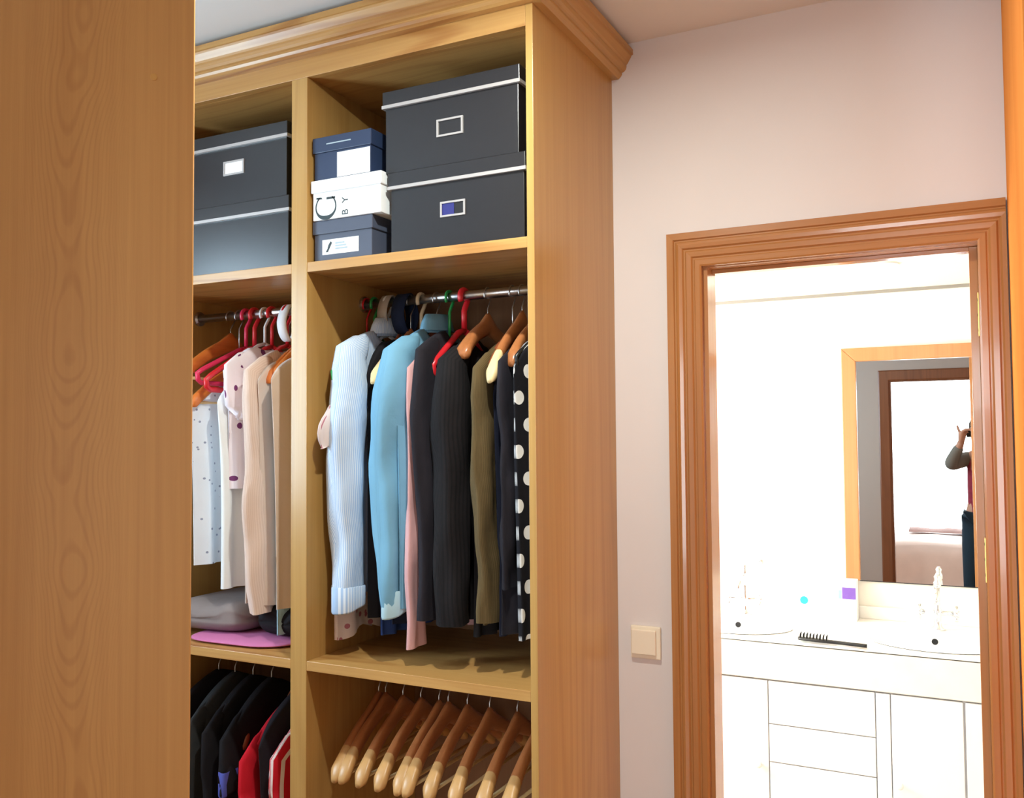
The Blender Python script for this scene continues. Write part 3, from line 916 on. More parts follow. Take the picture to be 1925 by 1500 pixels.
# ================================================================== GARMENTS
def garment(name, label, cat, X, mat, hem, neck=-0.07, hw=0.205, drop=0.085, t=0.017, hemw=1.0, rot=0.0, seed=0, fold=0.006, folds=3.0, rod=ROD1,
            sleeve=None, send=1.17, sw=0.066, sdx=0.010, sdy=0.02, smat=None, cuff=None, collar=None, lean=0.0, ycen=0.0, group=None, hemwave=0.0, nearcut=0.0, srx=0.024, ndip=0.045, nw=0.075, elb=0.0, taper=0.15):
    """a garment hung across the rail: shoulders along local y, front edge towards -y"""
    R = random.Random(seed)
    o = thing(name, label, cat, (X, YR, rod), rot, group)
    hz = hem - rod
    ph = [R.uniform(0, 6.28) for _ in range(6)]
    nu, nv = 56, 26
    rows, uvs = [], []
    for i in range(nv + 1):
        v = (i / nv) ** 1.25
        w = hw * (1 + (hemw - 1) * v) * (0.90 + 0.10 * (1 - v) ** 3)
        row = []
        for j in range(nu):
            a = 2 * pi * j / nu
            c, s_ = cos(a), sin(a)
            yy = w * math.copysign(abs(c) ** 0.85, c)
            k = abs(yy) / w
            top = neck - drop * (0.35 * k + 0.65 * k ** 1.8) - 0.03 * k ** 8 - ndip * max(0.0, 1 - (abs(yy) / nw) ** 2.2)
            bot = hz + hemwave * sin(3 * yy / w * 2 + ph[4]) + nearcut * max(0, -yy / w) ** 2
            z = top + (bot - top) * v
            tv = max(t, 0.0155) * min(1.0, 0.55 + 9 * v) * (1 - 0.55 * k ** 6)
            A = fold * min(1, 3.0 * v) * (1 + 0.8 * v)
            ff = sin(folds * pi * yy / w + ph[0] + 0.8 * v) * 0.6 + sin((folds * 1.9) * pi * yy / w + ph[1] - 1.3 * v) * 0.4
            f2 = sin((folds + 1.7) * pi * yy / w + ph[2] + v) * 0.5
            x = tv * math.copysign(abs(s_) ** 0.75, s_) + A * (ff + f2 * (0.6 if s_ > 0 else -0.6)) + lean * v
            row.append((x, yy + ycen, z))
            uvs.append((yy + (0 if s_ > 0 else 0.7) + 0.3 * 0, z))
        rows.append(row)
    m = MB().grid(rows, True, False, False, uvs)
    for j in range(1, nu // 2 - 1):
        m.f.append((j, j + 1, nu - j - 1, nu - j))
    m.build('body', mat, o, smooth=True, local=True)
    if sleeve:
        for sg in (-1, 1):
            srows, suv = [], []
            n1, n2 = 22, 24
            k0 = 0.80
            def topz(yy):
                q = min(1.0, abs(yy) / hw)
                return neck - drop * (0.35 * q + 0.65 * q ** 1.8)
            z1 = send - rod
            out = hw + 0.010                       # outer edge of the sleeve
            ctrl = [(hw * 0.52, topz(hw * 0.52) - 0.016, 0.012), (hw * 0.62, topz(hw * 0.62) - 0.026, 0.030), (hw * 0.80, topz(hw * 0.80) - 0.040, 0.046), (out - sw * 0.92, topz(hw) - 0.060, sw * 0.92)]
            nlow = 18
            for i in range(nlow + 1):
                v = i / nlow
                zc = topz(hw) - 0.10 + (z1 - topz(hw) + 0.10) * v
                wv = sw * (1 - (0.26 if sleeve == 'long' else -0.15) * v) * (1 + 0.05 * sin(v * 17 + ph[2]))
                ctrl.append((out - sw + sdy * sin(v * pi / 2) * (1 if sleeve == 'long' else 2.0) + 0.006 * sin(v * 7 + ph[3]), zc, wv))
            n1 = len(ctrl) - 1
            for i, (yc, zc, rn) in enumerate(ctrl):
                p0, p1 = ctrl[max(0, i - 1)], ctrl[min(n1, i + 1)]
                ty, tz = p1[0] - p0[0], p1[1] - p0[1]
                L = math.hypot(ty, tz)
                ny, nz = -tz / L, ty / L            # outward, in the shoulder plane
                v = i / n1
                xc = sdx * min(1, v * 2.2) + elb * sin(pi * v) + 0.004 * sin(v * 5 + ph[5]) + lean * v * 0.6
                rx = srx * (0.30, 0.52, 0.74, 0.90, 1.0)[min(i, 4)] * (1 - taper * v ** 1.5)
                for j in range(n2):
                    a = 2 * pi * j / n2
                    fo = (0.0026 * sin(3 * a + 9 * v + ph[1]) + 0.0024 * sin(5 * a - 7 * v + ph[0]) + 0.0016 * sin(2 * a + 24 * v + ph[4])) * min(1, 3 * v)
                    d = (rn + fo) * cos(a)
                    srows.append((xc + (rx + fo) * sin(a), sg * (yc + ny * d), zc + nz * d))
                    suv.append((rn * a, zc))
            rr = [srows[i * n2:(i + 1) * n2] for i in range(n1 + 1)]
            so = MB().grid(rr, True, True, False, suv).build('sleeve', smat or mat, o, smooth=True, local=True)
            if cuff:
                cr, cu = [], []
                base = rr[-1]
                cxm = sum(p[0] for p in base) / n2; cym = sum(p[1] for p in base) / n2
                for (dz, k) in ((0.052, 1.01), (0.05, 1.06), (0.0, 1.06), (-0.004, 1.03), (-0.002, 0.9)):
                    for j, p in enumerate(base):
                        cr.append((cxm + (p[0] - cxm) * k * 1.05, cym + (p[1] - cym) * k, z1 + dz - (0.012 * cos(2 * pi * j / n2) if dz < 0.02 else 0)))
                        cu.append((p[1] + 0.3, dz))
                MB().grid([cr[i * n2:(i + 1) * n2] for i in range(5)], True, False, False, cu).build('cuff', cuff, so, smooth=True, local=True)
    if collar:
        cr, cu = [], []
        n2 = 28
        for (z, ky, kx) in ((neck - 0.020, 1.10, 1.15), (neck + 0.006, 1.0, 0.9), (neck + 0.028, 0.86, 0.75), (neck + 0.030, 0.92, 1.0), (neck + 0.008, 1.18, 1.35), (neck - 0.014, 1.30, 1.6)):
            for j in range(n2):
                a = 2 * pi * j / n2
                cr.append((0.018 * kx * sin(a), 0.058 * ky * cos(a), z - 0.008 * (1 - cos(a)) * 0.5))
                cu.append((0.06 * a, z))
        MB().grid([cr[i * n2:(i + 1) * n2] for i in range(6)], True, False, False, cu).build('collar', collar, o, smooth=True, local=True)
    return o

C_STRIPE = cloth('blue_striped_cotton', (226, 236, 248), 'stripe', (172, 198, 232), a=0.005, b_=0.5, var=0.05)
C_DENIM = cloth('light_blue_chambray', (118, 168, 196), var=0.12)
C_DENIM2 = cloth('chambray_edge', (176, 208, 220), var=0.05)
C_FLORAL = cloth('pink_floral', (232, 216, 212), 'spots', (186, 116, 130), a=0.026, b_=0.26, var=0.1)
C_BLACK = cloth('black_cloth', (26, 24, 28), var=0.2)
C_BLACK2 = cloth('black_knit', (27, 23, 25), 'stripe', (18, 16, 18), a=0.012, b_=0.4, var=0.25)
C_CHAR = cloth('charcoal_cloth', (36, 33, 40), var=0.2)
C_NAVY = cloth('navy_cloth', (38, 60, 112), var=0.15)
C_DNAVY = cloth('dark_navy_cloth', (26, 30, 48), var=0.2)
C_PINK = cloth('dusty_pink_cloth', (214, 164, 164), var=0.1)
C_OLIVE = cloth('olive_brown_knit', (104, 86, 56), 'stripe', (90, 74, 46), a=0.006, b_=0.5, var=0.15)
C_BROWNC = cloth('dark_brown_cloth', (70, 50, 42), var=0.2)
C_POLKA = cloth('polka_dot_cloth', (22, 22, 30), 'dots', (246, 246, 248), a=0.062, b_=0.26, var=0.05)
C_WPAT = cloth('white_speckled_cotton', (232, 234, 240), 'spots', (150, 152, 170), a=0.022, b_=0.15, var=0.04)
C_WHITE = cloth('white_cotton', (244, 248, 250), var=0.03)
C_BEIGE = cloth('pinkish_beige_knit', (230, 204, 190), 'stripe', (222, 194, 178), a=0.008, b_=0.5, var=0.05)
C_TAUPE = cloth('taupe_cloth', (214, 192, 178), var=0.06)
C_LBLUE = cloth('pale_blue_cloth', (166, 200, 214), var=0.05)
C_WPURP = cloth('white_purple_spots', (246, 236, 244), 'spots', (120, 60, 110), a=0.05, b_=0.2, var=0.04)
C_GREY = cloth('grey_heather', (138, 126, 124), var=0.15)
C_DGREY = cloth('dark_grey_jacket', (58, 60, 62), var=0.2)
C_RED = cloth('red_cloth', (206, 26, 44), var=0.1)
C_REDW = cloth('red_white_stripes', (200, 24, 40), 'stripe', (240, 222, 222), a=0.05, b_=0.3, var=0.08)
C_MAG = cloth('pink_paper_cloth', (206, 120, 168), var=0.06)
C_BLUEV = cloth('violet_blue_cloth', (84, 92, 178), var=0.06)
C_CREAMBELT = cloth('greige_belt', (176, 164, 152), var=0.08)
C_NAVYBELT = cloth('navy_belt', (30, 40, 66), var=0.1)

G1 = 'clothes on the right rail'
H1 = 'hangers on the right rail'
R1 = (YR, ROD1)
def at(X, rod=ROD1): return (X, YR, rod)

# right section, from the divider to the right end panel
tube_hanger('coat_hanger', 'green plastic hanger nearest the divider, holding the floral blouse', M_GREENP, at(-1.452), rot=0.06, neck=-0.085, drop=0.115, hw=0.20, group=H1)
garment('blouse', 'pink floral short-sleeved blouse hanging nearest the divider', 'blouse', -1.456, C_FLORAL, 1.095, neck=-0.125, hw=0.19, drop=0.085, t=0.014, rot=0.06, seed=3, fold=0.007, sleeve='short', send=1.585, sw=0.06, sdx=-0.004, sdy=0.016, srx=0.014, hemwave=0.012, group=G1)
tube_hanger('coat_hanger', 'thin white plastic hanger inside the blue striped shirt', M_WHITEP, at(-1.408), neck=-0.09, group=H1, hw=0.15)
garment('shirt', 'pale blue striped shirt with long cuffed sleeve', 'shirt', -1.408, C_STRIPE, 1.20, neck=-0.070, hw=0.20, drop=0.062, seed=5, t=0.013, sleeve='long', send=1.172, sw=0.052, sdx=-0.01, sdy=0.004, cuff=C_STRIPE, collar=C_STRIPE, srx=0.052, group=G1, elb=-0.012, taper=0.3)
wood_hanger('coat_hanger', 'wooden hanger under the black top beside the striped shirt', M_HANGR, at(-1.370), neck=-0.115, hw=0.14, drop=0.10, bar=False, group=H1, th=0.008)
garment('top', 'black sleeveless top between the striped shirt and the navy garment', 'top', -1.370, C_BLACK, 1.14, neck=-0.080, hw=0.15, drop=0.10, seed=8, t=0.014, ndip=0.02, group=G1)
wood_hanger('coat_hanger', 'wooden hanger with a pale bare tip above the navy garment', M_HANG, at(-1.334), rot=-0.03, neck=-0.105, drop=0.115, hw=0.185, tip=M_PALE, group=H1)
garment('skirt', 'navy blue garment hung beneath a pale-tipped wooden hanger', 'skirt', -1.334, C_NAVY, 1.10, neck=-0.205, hw=0.15, drop=0.035, seed=11, rot=-0.03, t=0.014, fold=0.009, group=G1)
tube_hanger('coat_hanger', 'beige plastic hanger with a thick hook over the dark navy top', M_BEIGEP, at(-1.300), neck=-0.095, drop=0.10, hw=0.15, r=0.0065, group=H1)
garment('top', 'dark navy top beside the light blue shirt', 'top', -1.296, C_DNAVY, 1.13, neck=-0.085, hw=0.15, drop=0.10, seed=13, t=0.016, ndip=0.02, group=G1)
wood_hanger('coat_hanger', 'reddish wooden hanger inside the light blue shirt', M_HANGR, at(-1.252), neck=-0.1, drop=0.095, hw=0.17, bar=False, group=H1, th=0.008)
garment('shirt', 'light blue chambray shirt with a pointed sleeve end', 'shirt', -1.250, C_DENIM, 1.18, neck=-0.070, hw=0.20, drop=0.080, seed=17, t=0.013, sleeve='long', send=1.172, sw=0.052, sdx=-0.026, sdy=0.004, cuff=C_DENIM2, collar=C_DENIM, srx=0.054, group=G1, elb=-0.026, taper=0.5)
tube_hanger('coat_hanger', 'green plastic hanger with its hook beside the red one', M_GREENP, at(-1.212), neck=-0.125, drop=0.09, hw=0.13, group=H1)
garment('blouse', 'dusty pink long-sleeved blouse behind the light blue shirt', 'blouse', -1.222, C_PINK, 1.15, neck=-0.115, hw=0.185, drop=0.085, seed=19, t=0.011, sleeve='long', send=1.088, sw=0.05, sdx=0.004, sdy=0.006, srx=0.014, group=G1)
tube_hanger('coat_hanger', 'red plastic hanger with a thick hook in the middle of the rail', M_REDP, at(-1.168), neck=-0.092, drop=0.10, hw=0.155, r=0.0085, thick_hook=0.0078, group=H1)
garment('jacket', 'charcoal jacket on the red plastic hanger', 'jacket', -1.186, C_CHAR, 1.165, neck=-0.08, hw=0.2, drop=0.075, seed=23, t=0.015, sleeve='long', send=1.16, sw=0.055, sdx=0.008, srx=0.024, sdy=0.004, group=G1)
wood_hanger('coat_hanger', 'broad orange-brown wooden hanger standing clear of the black cardigan', M_HANG, at(-1.098), rot=0.03, neck=-0.080, drop=0.085, hw=0.165, bar=False, th=0.016, group=H1)
garment('cardigan', 'long black knitted cardigan in the middle of the right rail', 'cardigan', -1.112, C_BLACK2, 1.15, neck=-0.105, hw=0.2, drop=0.075, seed=29, t=0.018, fold=0.009, sleeve='long', send=1.155, sw=0.055, sdx=0.0, srx=0.046, sdy=0.006, group=G1)
garment('dress', 'black dress hanging behind the black knitted cardigan', 'dress', -1.062, C_BLACK, 1.12, neck=-0.150, hw=0.15, drop=0.085, seed=31, t=0.014, group=G1)
wood_hanger('coat_hanger', 'reddish wooden hanger holding the olive brown cardigan', M_HANGR, at(-1.026), neck=-0.11, drop=0.10, hw=0.16, bar=False, th=0.009, group=H1)
garment('cardigan', 'olive brown knitted cardigan with a long sleeve', 'cardigan', -1.026, C_OLIVE, 1.16, neck=-0.115, hw=0.195, drop=0.095, seed=37, t=0.014, sleeve='long', send=1.165, sw=0.052, sdx=0.006, srx=0.022, sdy=0.006, group=G1)
wood_hanger('coat_hanger', 'wooden hanger with a long pale tip in front of the black dress', M_HANG, at(-0.999), neck=-0.080, drop=0.150, hw=0.200, tip=M_PALE, bar=False, th=0.012, group=H1)
garment('dress', 'black dress under the hanger with the long pale tip', 'dress', -0.999, C_DNAVY, 1.13, neck=-0.150, hw=0.16, drop=0.09, seed=41, t=0.013, group=G1)
wood_hanger('coat_hanger', 'wooden hanger in the black top next to the polka dot dress', M_HANG, at(-0.962), neck=-0.09, drop=0.10, hw=0.165, bar=False, th=0.012, group=H1)
garment('top', 'black long-sleeved top next to the polka dot dress', 'top', -0.964, C_CHAR, 1.14, neck=-0.125, hw=0.190, drop=0.065, seed=43, t=0.013, sleeve='long', send=1.25, sw=0.052, sdx=0.004, srx=0.015, sdy=0.002, group=G1)
tube_hanger('coat_hanger', 'black plastic hanger under the polka dot dress', M_BLACKP, at(-0.922), neck=-0.095, drop=0.09, hw=0.19, group=H1)
garment('dress', 'black dress with large white polka dots at the right end of the rail', 'dress', -0.922, C_POLKA, 1.135, neck=-0.110, hw=0.205, drop=0.075, seed=47, t=0.017, fold=0.007, group=G1)
# belts looped over the rail
def loop_band(name, label, cat, X, mat, w, zb, ry, dy=0.0):
    """a flat band hung over the rail, closed below it"""
    b = MB()
    pts = []
    n = 36
    top, bot = 0.016, zb
    for i in range(n):
        a = 2 * pi * i / n
        yy = ry * sin(a) * (1.0 if cos(a) < 0 else 0.75 + 0.25 * (1 - cos(a)))
        zz = (top + bot) / 2 + (top - bot) / 2 * cos(a)
        pts.append((yy + dy, zz))
    rows = []
    for (yy, zz) in pts + [pts[0]]:
        cy_, cz_ = dy, (top + bot) / 2
        L = math.hypot(yy - cy_, zz - cz_)
        ny, nz = (yy - cy_) / L, (zz - cz_) / L
        rows.append([(-w / 2, yy, zz), (w / 2, yy, zz), (w / 2, yy + ny * 0.004, zz + nz * 0.004), (-w / 2, yy + ny * 0.004, zz + nz * 0.004)])
    b.grid(rows, True)
    b.v = [(p[0] + X, p[1] + YR, p[2] + ROD1) for p in b.v]
    o = b.build(name, mat, None, smooth=True)
    return tag(o, label, cat)
loop_band('belt', 'greige fabric belt looped over the rail by the striped shirt', 'belt', -1.405, C_CREAMBELT, 0.030, -0.078, 0.030)
loop_band('belt', 'navy fabric belt looped over the rail next to the greige one', 'belt', -1.352, C_NAVYBELT, 0.040, -0.085, 0.034)
tube_hanger('coat_hanger', 'dark red plastic hanger with a thin hook nearest the divider', M_REDP, at(-1.4775), neck=-0.085, drop=0.10, hw=0.15, r=0.0035, group=H1)

# left section, upper rail
G2, H2 = 'clothes on the left rail', 'hangers on the left rail'
wood_hanger('coat_hanger', 'bare orange wooden hanger at the left of the left rail', M_HANGO, at(-1.980), rot=0.02, neck=-0.080, drop=0.115, hw=0.215, bar=True, th=0.014, group=H2)
wood_hanger('coat_hanger', 'wooden hanger just above the white speckled blouse', M_HANGO, at(-1.945), rot=0.02, neck=-0.160, drop=0.105, hw=0.20, bar=True, group=H2)
garment('blouse', 'white speckled blouse at the left of the left rail', 'blouse', -1.945, C_WPAT, 1.245, neck=-0.195, hw=0.19, drop=0.055, seed=51, t=0.014, rot=0.02, fold=0.007, group=G2)
tube_hanger('coat_hanger', 'pink plastic hanger in front of the speckled blouse', M_PINKP, at(-1.918), rot=0.0, neck=-0.10, drop=0.085, hw=0.19, r=0.007, group=H2)
tube_hanger('coat_hanger', 'bright red plastic hanger beside the pink one', M_REDP, at(-1.885), neck=-0.10, drop=0.105, hw=0.19, r=0.008, group=H2)
tube_hanger('coat_hanger', 'thin white plastic hanger inside the white dress', M_WHITEP, at(-1.845), neck=-0.09, hw=0.16, drop=0.09, group=H2)
garment('dress', 'plain white dress with a pale hem on the left rail', 'dress', -1.848, C_WHITE, 1.185, neck=-0.180, hw=0.185, drop=0.060, seed=53, t=0.02, fold=0.006, group=G2)
garment('blouse', 'white blouse with purple spots bunched above the white dress', 'blouse', -1.822, C_WPURP, 1.46, neck=-0.08, hw=0.175, drop=0.085, seed=55, t=0.018, fold=0.010, sleeve='short', send=1.70, sw=0.05, sdx=0.012, srx=0.022, sdy=-0.01, group=G2, ndip=0.03)
tube_hanger('coat_hanger', 'red plastic hanger inside the spotted blouse', M_REDP, at(-1.818), neck=-0.1, drop=0.105, hw=0.15, r=0.0065, group=H2)
tube_hanger('coat_hanger', 'red plastic hanger above the pinkish beige cardigan', M_REDP, at(-1.76), neck=-0.1, drop=0.10, hw=0.15, r=0.0065, group=H2)
garment('cardigan', 'long pinkish beige knitted cardigan on the left rail', 'cardigan', -1.738, C_BEIGE, 1.155, neck=-0.1, hw=0.195, drop=0.080, seed=57, t=0.017, fold=0.009, sleeve='long', send=1.130, sw=0.064, sdx=0.012, srx=0.03, sdy=0.0, group=G2)
wood_hanger('coat_hanger', 'pale wooden hanger in the taupe garment by the divider', M_HANGO, at(-1.702), neck=-0.105, drop=0.10, hw=0.16, bar=False, group=H2)
garment('skirt', 'taupe skirt hanging between the cardigan and the divider', 'skirt', -1.702, C_TAUPE, 1.150, neck=-0.130, hw=0.185, drop=0.055, seed=59, t=0.017, fold=0.008, group=G2)
wood_hanger('coat_hanger', 'wooden hanger of the long pale blue garment', M_HANGO, at(-1.668), neck=-0.095, drop=0.10, hw=0.17, bar=False, group=H2)
garment('dress', 'long taupe dress hanging closest to the divider', 'dress', -1.632, C_TAUPE, 1.15, neck=-0.120, hw=0.212, drop=0.065, seed=61, t=0.019, fold=0.006, group=G2)
garment('dress', 'pale blue garment showing below the taupe dress by the divider', 'dress', -1.668, C_LBLUE, 1.072, neck=-0.140, hw=0.165, drop=0.07, seed=63, t=0.016, fold=0.005, group=G2)
loop_band('belt', 'white fabric belt looped over the left rail', 'belt', -1.752, cloth('white_belt', (240, 238, 240)), 0.032, -0.085, 0.032)

# folded things on the lower left shelf
def folded(name, label, cat, mat, x0, x1, y0, y1, z0, h, seed, layers=1):
    R = random.Random(seed)
    rows, uvs = [], []
    n1, n2 = 18, 32
    for i in range(n1 + 1):
        p = pi * i / n1
        sx = max(0.03, sin(p)) ** 0.32
        for j in range(n2):
            a = 2 * pi * j / n2
            cx_, cy_ = math.copysign(abs(cos(a)) ** 0.45, cos(a)), math.copysign(abs(sin(a)) ** 0.45, sin(a))
            zz = z0 + h * (0.5 - 0.5 * cos(p))
            k = 1 + 0.05 * sin(3 * a + seed) - 0.04 * (abs(sin(p * layers)) < 0.3)
            xx, yy = (x0 + x1) / 2 + (x1 - x0) / 2 * cx_ * sx * k, (y0 + y1) / 2 + (y1 - y0) / 2 * cy_ * sx * k
            zz += h * 0.16 * sin(4 * xx / (x1 - x0) * 3 + seed) * sin(p) * (p > pi / 2)
            rows.append((xx, yy, zz)); uvs.append((xx, yy))
    o = MB().grid([rows[i * n2:(i + 1) * n2] for i in range(n1 + 1)], True, True, True, uvs).build(name, mat, None, smooth=True)
    return tag(o, label, cat)
folded('folded_cloth', 'flat pink folded cloth on the lower left shelf', 'cloth', C_MAG, -1.96, -1.62, 1.83, 2.10, SH2[1], 0.016, 1)
folded('folded_jumper', 'grey folded jumper lying on the pink cloth', 'jumper', C_GREY, -2.08, -1.79, 1.86, 2.20, SH2[1] + 0.014, 0.085, 2, 2)
folded('folded_garment', 'black folded garment next to the grey jumper', 'garment', C_BLACK, -1.785, -1.60, 1.90, 2.2, SH2[1] + 0.014, 0.095, 5, 2)

# lower left rail: dark clothes with two red ones
G3 = 'clothes on the lower left rail'
garment('coat', 'black coat at the far left of the lower rail', 'coat', -2.02, C_BLACK, 0.16, neck=-0.055, hw=0.21, drop=0.10, seed=71, rod=ROD2, ndip=0.0, t=0.018, group=G3)
garment('jacket', 'dark grey jacket with a lit shoulder on the lower left rail', 'jacket', -1.955, C_DGREY, 0.22, neck=-0.055, hw=0.195, drop=0.12, seed=72, rod=ROD2, ndip=0.0, t=0.02, sleeve='long', send=0.3, sw=0.062, sdx=0.01, srx=0.02, group=G3)
garment('jacket', 'black jacket beside the dark grey one on the lower rail', 'jacket', -1.885, C_BLACK, 0.2, neck=-0.055, hw=0.19, drop=0.12, seed=73, rod=ROD2, ndip=0.0, t=0.021, sleeve='long', send=0.28, sw=0.064, sdx=0.012, srx=0.022, group=G3)
garment('jacket', 'black jacket with a blue sleeve patch on the lower rail', 'jacket', -1.815, C_BLACK, 0.2, neck=-0.055, hw=0.195, drop=0.135, seed=74, rod=ROD2, ndip=0.0, t=0.02, sleeve='long', send=0.655, sw=0.058, sdx=0.01, srx=0.02, cuff=C_BLUEV, group=G3)
garment('shirt', 'plain red shirt on the lower left rail', 'shirt', -1.742, C_RED, 0.3, neck=-0.105, hw=0.195, drop=0.125, seed=75, rod=ROD2, ndip=0.0, t=0.018, sleeve='long', send=0.4, sw=0.062, sdx=0.01, srx=0.022, group=G3)
garment('jacket', 'black jacket between the two red garments', 'jacket', -1.688, C_CHAR, 0.3, neck=-0.055, hw=0.192, drop=0.10, seed=76, rod=ROD2, ndip=0.0, t=0.018, group=G3)
garment('shirt', 'red and white striped shirt next to the divider', 'shirt', -1.638, C_REDW, 0.3, neck=-0.095, hw=0.195, drop=0.11, seed=77, rod=ROD2, ndip=0.0, t=0.018, sleeve='long', send=0.4, sw=0.064, sdx=0.01, srx=0.022, group=G3)
wl = [(-2.02, 'black coat'), (-1.955, 'dark grey jacket'), (-1.885, 'black jacket beside it'), (-1.815, 'jacket with the blue patch'), (-1.742, 'plain red shirt'), (-1.688, 'black jacket between the reds'), (-1.638, 'red and white striped shirt')]
hproto = None
for i, (X, what) in enumerate(wl):
    lab = 'wooden hanger under the %s on the lower left rail' % what
    if hproto is None:
        hproto = wood_hanger('coat_hanger', lab, M_HANGR, at(X, ROD2), neck=-0.112, drop=0.095, hw=0.13, bar=False, th=0.008, group='hangers on the lower left rail')
    else:
        c = copy_tree(hproto)
        c.location = at(X, ROD2)
        c['label'] = lab

# lower right rail: empty wooden hangers
lows = [(-1.440, 0.02, 'first bare wooden hanger from the divider on the lower rail'), (-1.418, 0.02, 'second bare wooden hanger, touching the first by the divider'),
        (-1.362, 0.0, 'third bare wooden hanger from the divider on the lower rail'), (-1.306, 0.0, 'fourth bare wooden hanger from the divider on the lower rail'),
        (-1.250, 0.0, 'fifth bare wooden hanger from the divider on the lower rail'), (-1.222, -0.02, 'sixth bare wooden hanger, touching the fifth on the lower rail'),
        (-1.165, 0.0, 'palest bare wooden hanger, seventh from the divider'), (-1.100, 0.02, 'eighth bare wooden hanger from the divider on the lower rail'),
        (-1.022, 0.0, 'ninth bare wooden hanger from the divider on the lower rail'), (-0.955, -0.02, 'bare wooden hanger nearest the right end panel')]
hp = None
for i, (X, rz, lab) in enumerate(lows):
    if hp is None:
        hp = wood_hanger('coat_hanger', lab, M_HANG, at(X, ROD2), rz, neck=-0.080, drop=0.125, hw=0.215, bar=True, th=0.015, tip=M_TAN, group='bare wooden hangers on the lower right rail')
    else:
        c = copy_tree(hp)
        c.location = at(X, ROD2)
        c.rotation_euler = (0, 0, rz)
        c['label'] = lab

# ================================================================== THE PHOTOGRAPHER (reflected in the mirror)
def skin_body(name, verts, edges, radii, mat, parent, sub=2, origin=(0, 0, 0)):
    me = bpy.data.meshes.new(name)
    me.from_pydata([tuple(Vector(v) - Vector(origin)) for v in verts], edges, [])
    o = bpy.data.objects.new(name, me)
    COL.objects.link(o)
    o.parent = parent
    sk = o.modifiers.new('skin', 'SKIN')
    sk.use_smooth_shade = True
    if not me.skin_vertices:
        me.skin_vertices.new()
    for i, r in enumerate(radii):
        me.skin_vertices[0].data[i].radius = r if isinstance(r, tuple) else (r, r)
    me.skin_vertices[0].data[0].use_root = True
    s_ = o.modifiers.new('subsurf', 'SUBSURF')
    s_.levels = sub; s_.render_levels = sub
    me.materials.append(mat)
    return o
PC = (0.115, -0.34, 0)
pe = thing('person', 'person in red top and dark jeans taking the photo, seen in the mirror', 'person', PC)
px, py = PC[0], PC[1]
# body: pelvis first
V = [(px, py, 0.95), (px, py, 1.12), (px, py + 0.01, 1.30), (px, py, 1.42), (px - 0.03, py + 0.03, 1.50), (px - 0.04, py + 0.05, 1.58), (px - 0.04, py + 0.055, 1.68),   # 0-6 spine, neck, head
     (px - 0.15, py + 0.01, 1.385), (px - 0.265, py + 0.11, 1.335), (px - 0.180, py + 0.205, 1.50), (px - 0.167, py + 0.225, 1.545),   # 7-10 arm towards -x
     (px + 0.16, py + 0.01, 1.385), (px + 0.30, py + 0.10, 1.26), (px + 0.12, py + 0.18, 1.47), (px + 0.05, py + 0.205, 1.520),       # 11-14 other arm
     (px - 0.10, py, 0.88), (px - 0.12, py + 0.02, 0.50), (px - 0.13, py - 0.02, 0.09), (px - 0.14, py + 0.12, 0.04),
     (px + 0.10, py, 0.88), (px + 0.12, py + 0.01, 0.50), (px + 0.13, py - 0.03, 0.09), (px + 0.14, py + 0.11, 0.04)]
E_ = [(0, 1), (1, 2), (2, 3), (3, 4), (4, 5), (5, 6), (3, 7), (7, 8), (8, 9), (9, 10), (3, 11), (11, 12), (12, 13), (13, 14), (0, 15), (15, 16), (16, 17), (17, 18), (0, 19), (19, 20), (20, 21), (21, 22)]
RR = [(0.13, 0.10), (0.12, 0.09), (0.135, 0.10), (0.10, 0.07), 0.048, (0.075, 0.085), (0.065, 0.085),
      0.052, 0.042, 0.030, 0.026, 0.052, 0.042, 0.030, 0.026, 0.085, 0.058, 0.042, 0.035, 0.085, 0.058, 0.042, 0.035]
skin_body('body', V, E_, RR, M_SKIN, pe, 2, PC)
# clothing: top with sleeves, trousers, shoes, hair
M_TOP = plain('maroon_top', (150, 40, 62), 0.85, noise=0.2, nscale=40)
M_SLV = plain('grey_sleeve', (128, 122, 112), 0.85)
M_JEANS = plain('dark_teal_jeans', (26, 50, 66), 0.85)
skin_body('top', [V[1], V[2], V[3], V[7], V[11], (px, py, 0.80)], [(0, 1), (1, 2), (2, 3), (2, 4), (0, 5)], [(0.150, 0.118), (0.158, 0.120), (0.125, 0.09), 0.072, 0.072, (0.165, 0.13)], M_TOP, pe, 2, PC)
skin_body('sleeve', [(px - 0.08, py, 1.40), V[7], V[8], V[9]], [(0, 1), (1, 2), (2, 3)], [0.062, 0.066, 0.055, 0.040], M_SLV, pe, 2, PC)
skin_body('sleeve', [(px + 0.08, py, 1.40), V[11], V[12], V[13]], [(0, 1), (1, 2), (2, 3)], [0.062, 0.066, 0.055, 0.040], M_SLV, pe, 2, PC)
skin_body('jeans', [V[0], V[15], V[16], (px - 0.13, py - 0.015, 0.12), V[19], V[20], (px + 0.13, py - 0.025, 0.12)], [(0, 1), (1, 2), (2, 3), (0, 4), (4, 5), (5, 6)], [(0.145, 0.115), 0.100, 0.072, 0.056, 0.100, 0.072, 0.056], M_JEANS, pe, 2, PC)
for k, q in ((17, 18), (21, 22)):
    a, b_ = Vector(V[k]), Vector(V[q])
    skin_body('shoe', [(a.x, a.y - 0.02, 0.045), (b_.x, b_.y - 0.03, 0.045), (b_.x, b_.y + 0.05, 0.035)], [(0, 1), (1, 2)], [0.044, 0.042, 0.030], M_BLACKP, pe, 2, PC)
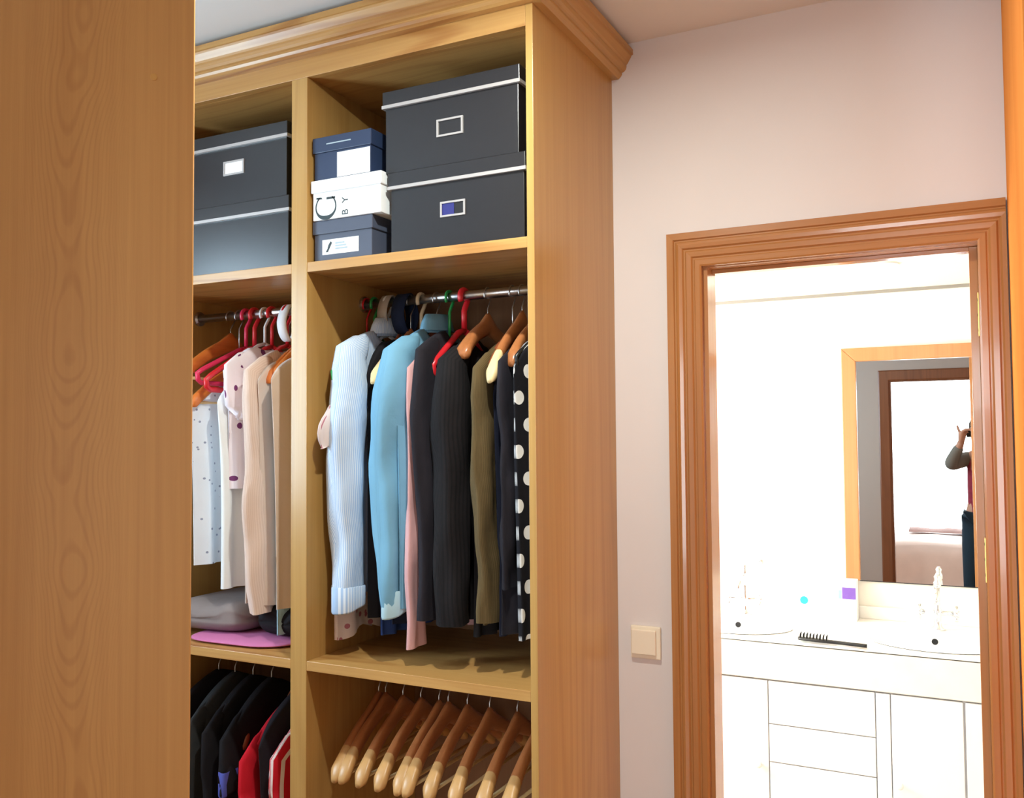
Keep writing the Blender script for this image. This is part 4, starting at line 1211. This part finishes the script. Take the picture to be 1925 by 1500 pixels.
skin_body('hair', [(px - 0.04, py + 0.0, 1.72), (px - 0.04, py - 0.04, 1.64), (px - 0.035, py - 0.05, 1.52)], [(0, 1), (1, 2)], [(0.085, 0.085), (0.085, 0.06), (0.07, 0.04)], M_HAIR, pe, 2, PC)
for k, dx in ((0, -0.032), (1, 0.032)):
    MB().lathe([(0.012, 0.0), (0.012, 0.004), (0.004, 0.008)], (px - 0.04 + dx, py + 0.125, 1.63), 12, 'y').build('eye', M_DARKH, pe, smooth=True)
skin_body('nose', [(px - 0.04, py + 0.12, 1.64), (px - 0.04, py + 0.145, 1.60)], [(0, 1)], [0.010, 0.014], M_SKIN, pe, 2, PC)
skin_body('mouth', [(px - 0.06, py + 0.125, 1.565), (px - 0.02, py + 0.125, 1.565)], [(0, 1)], [0.007, 0.007], plain('lips', (170, 84, 84), 0.5), pe, 1, PC)
# hands: palm and five fingers each, closed on the camera
def hand(wrist, sg):
    w = Vector(wrist)
    vs, es, rs = [w + Vector((-sg * 0.012, -0.018, -0.045)), w + Vector((sg * 0.010, 0.022, 0.040)), w + Vector((sg * 0.018, 0.036, 0.072))], [(0, 1), (1, 2)], [0.024, (0.030, 0.020), (0.030, 0.016)]
    for i in range(4):
        k = len(vs)
        base = w + Vector((sg * 0.018, 0.036 + (i - 1.5) * 0.015, 0.066))
        L = (0.030, 0.034, 0.032, 0.025)[i]
        vs += [base + Vector((sg * L * 0.7, 0.006, L * 0.5)), base + Vector((sg * L * 1.7, 0.010, L * 0.5)), base + Vector((sg * L * 2.2, 0.012, L * 0.05))]
        es += [(2, k), (k, k + 1), (k + 1, k + 2)]
        rs += [0.0095, 0.0085, 0.0075]
    k = len(vs)
    vs += [w + Vector((-sg * 0.014, 0.020, 0.060)), w + Vector((-sg * 0.026, 0.016, 0.092)), w + Vector((-sg * 0.030, 0.014, 0.116))]
    es += [(1, k), (k, k + 1), (k + 1, k + 2)]
    rs += [0.012, 0.010, 0.0085]
    return skin_body('hand', vs, es, rs, M_SKIN, pe, 2, PC)
hand(V[10], 1)
hand((px + 0.05, py + 0.205, 1.520), -1)
# the camera being held
ca = thing('photo_camera', 'small black camera held up by the person in the mirror', 'camera', (0.02, -0.145, 1.565))
bx('camera_body', M_BLACKP, ca, -0.018, 0.085, -0.17, -0.135, 1.565, 1.635, bevel=0.004)
MB().lathe([(0.026, 0), (0.026, 0.022), (0.022, 0.024), (0.018, 0.018)], (0.0, -0.136, 1.598), 20, 'y').build('lens', M_DARKH, ca, smooth=True)
bx('viewfinder', M_BLACKP, ca, 0.02, 0.05, -0.168, -0.14, 1.635, 1.648, bevel=0.003)
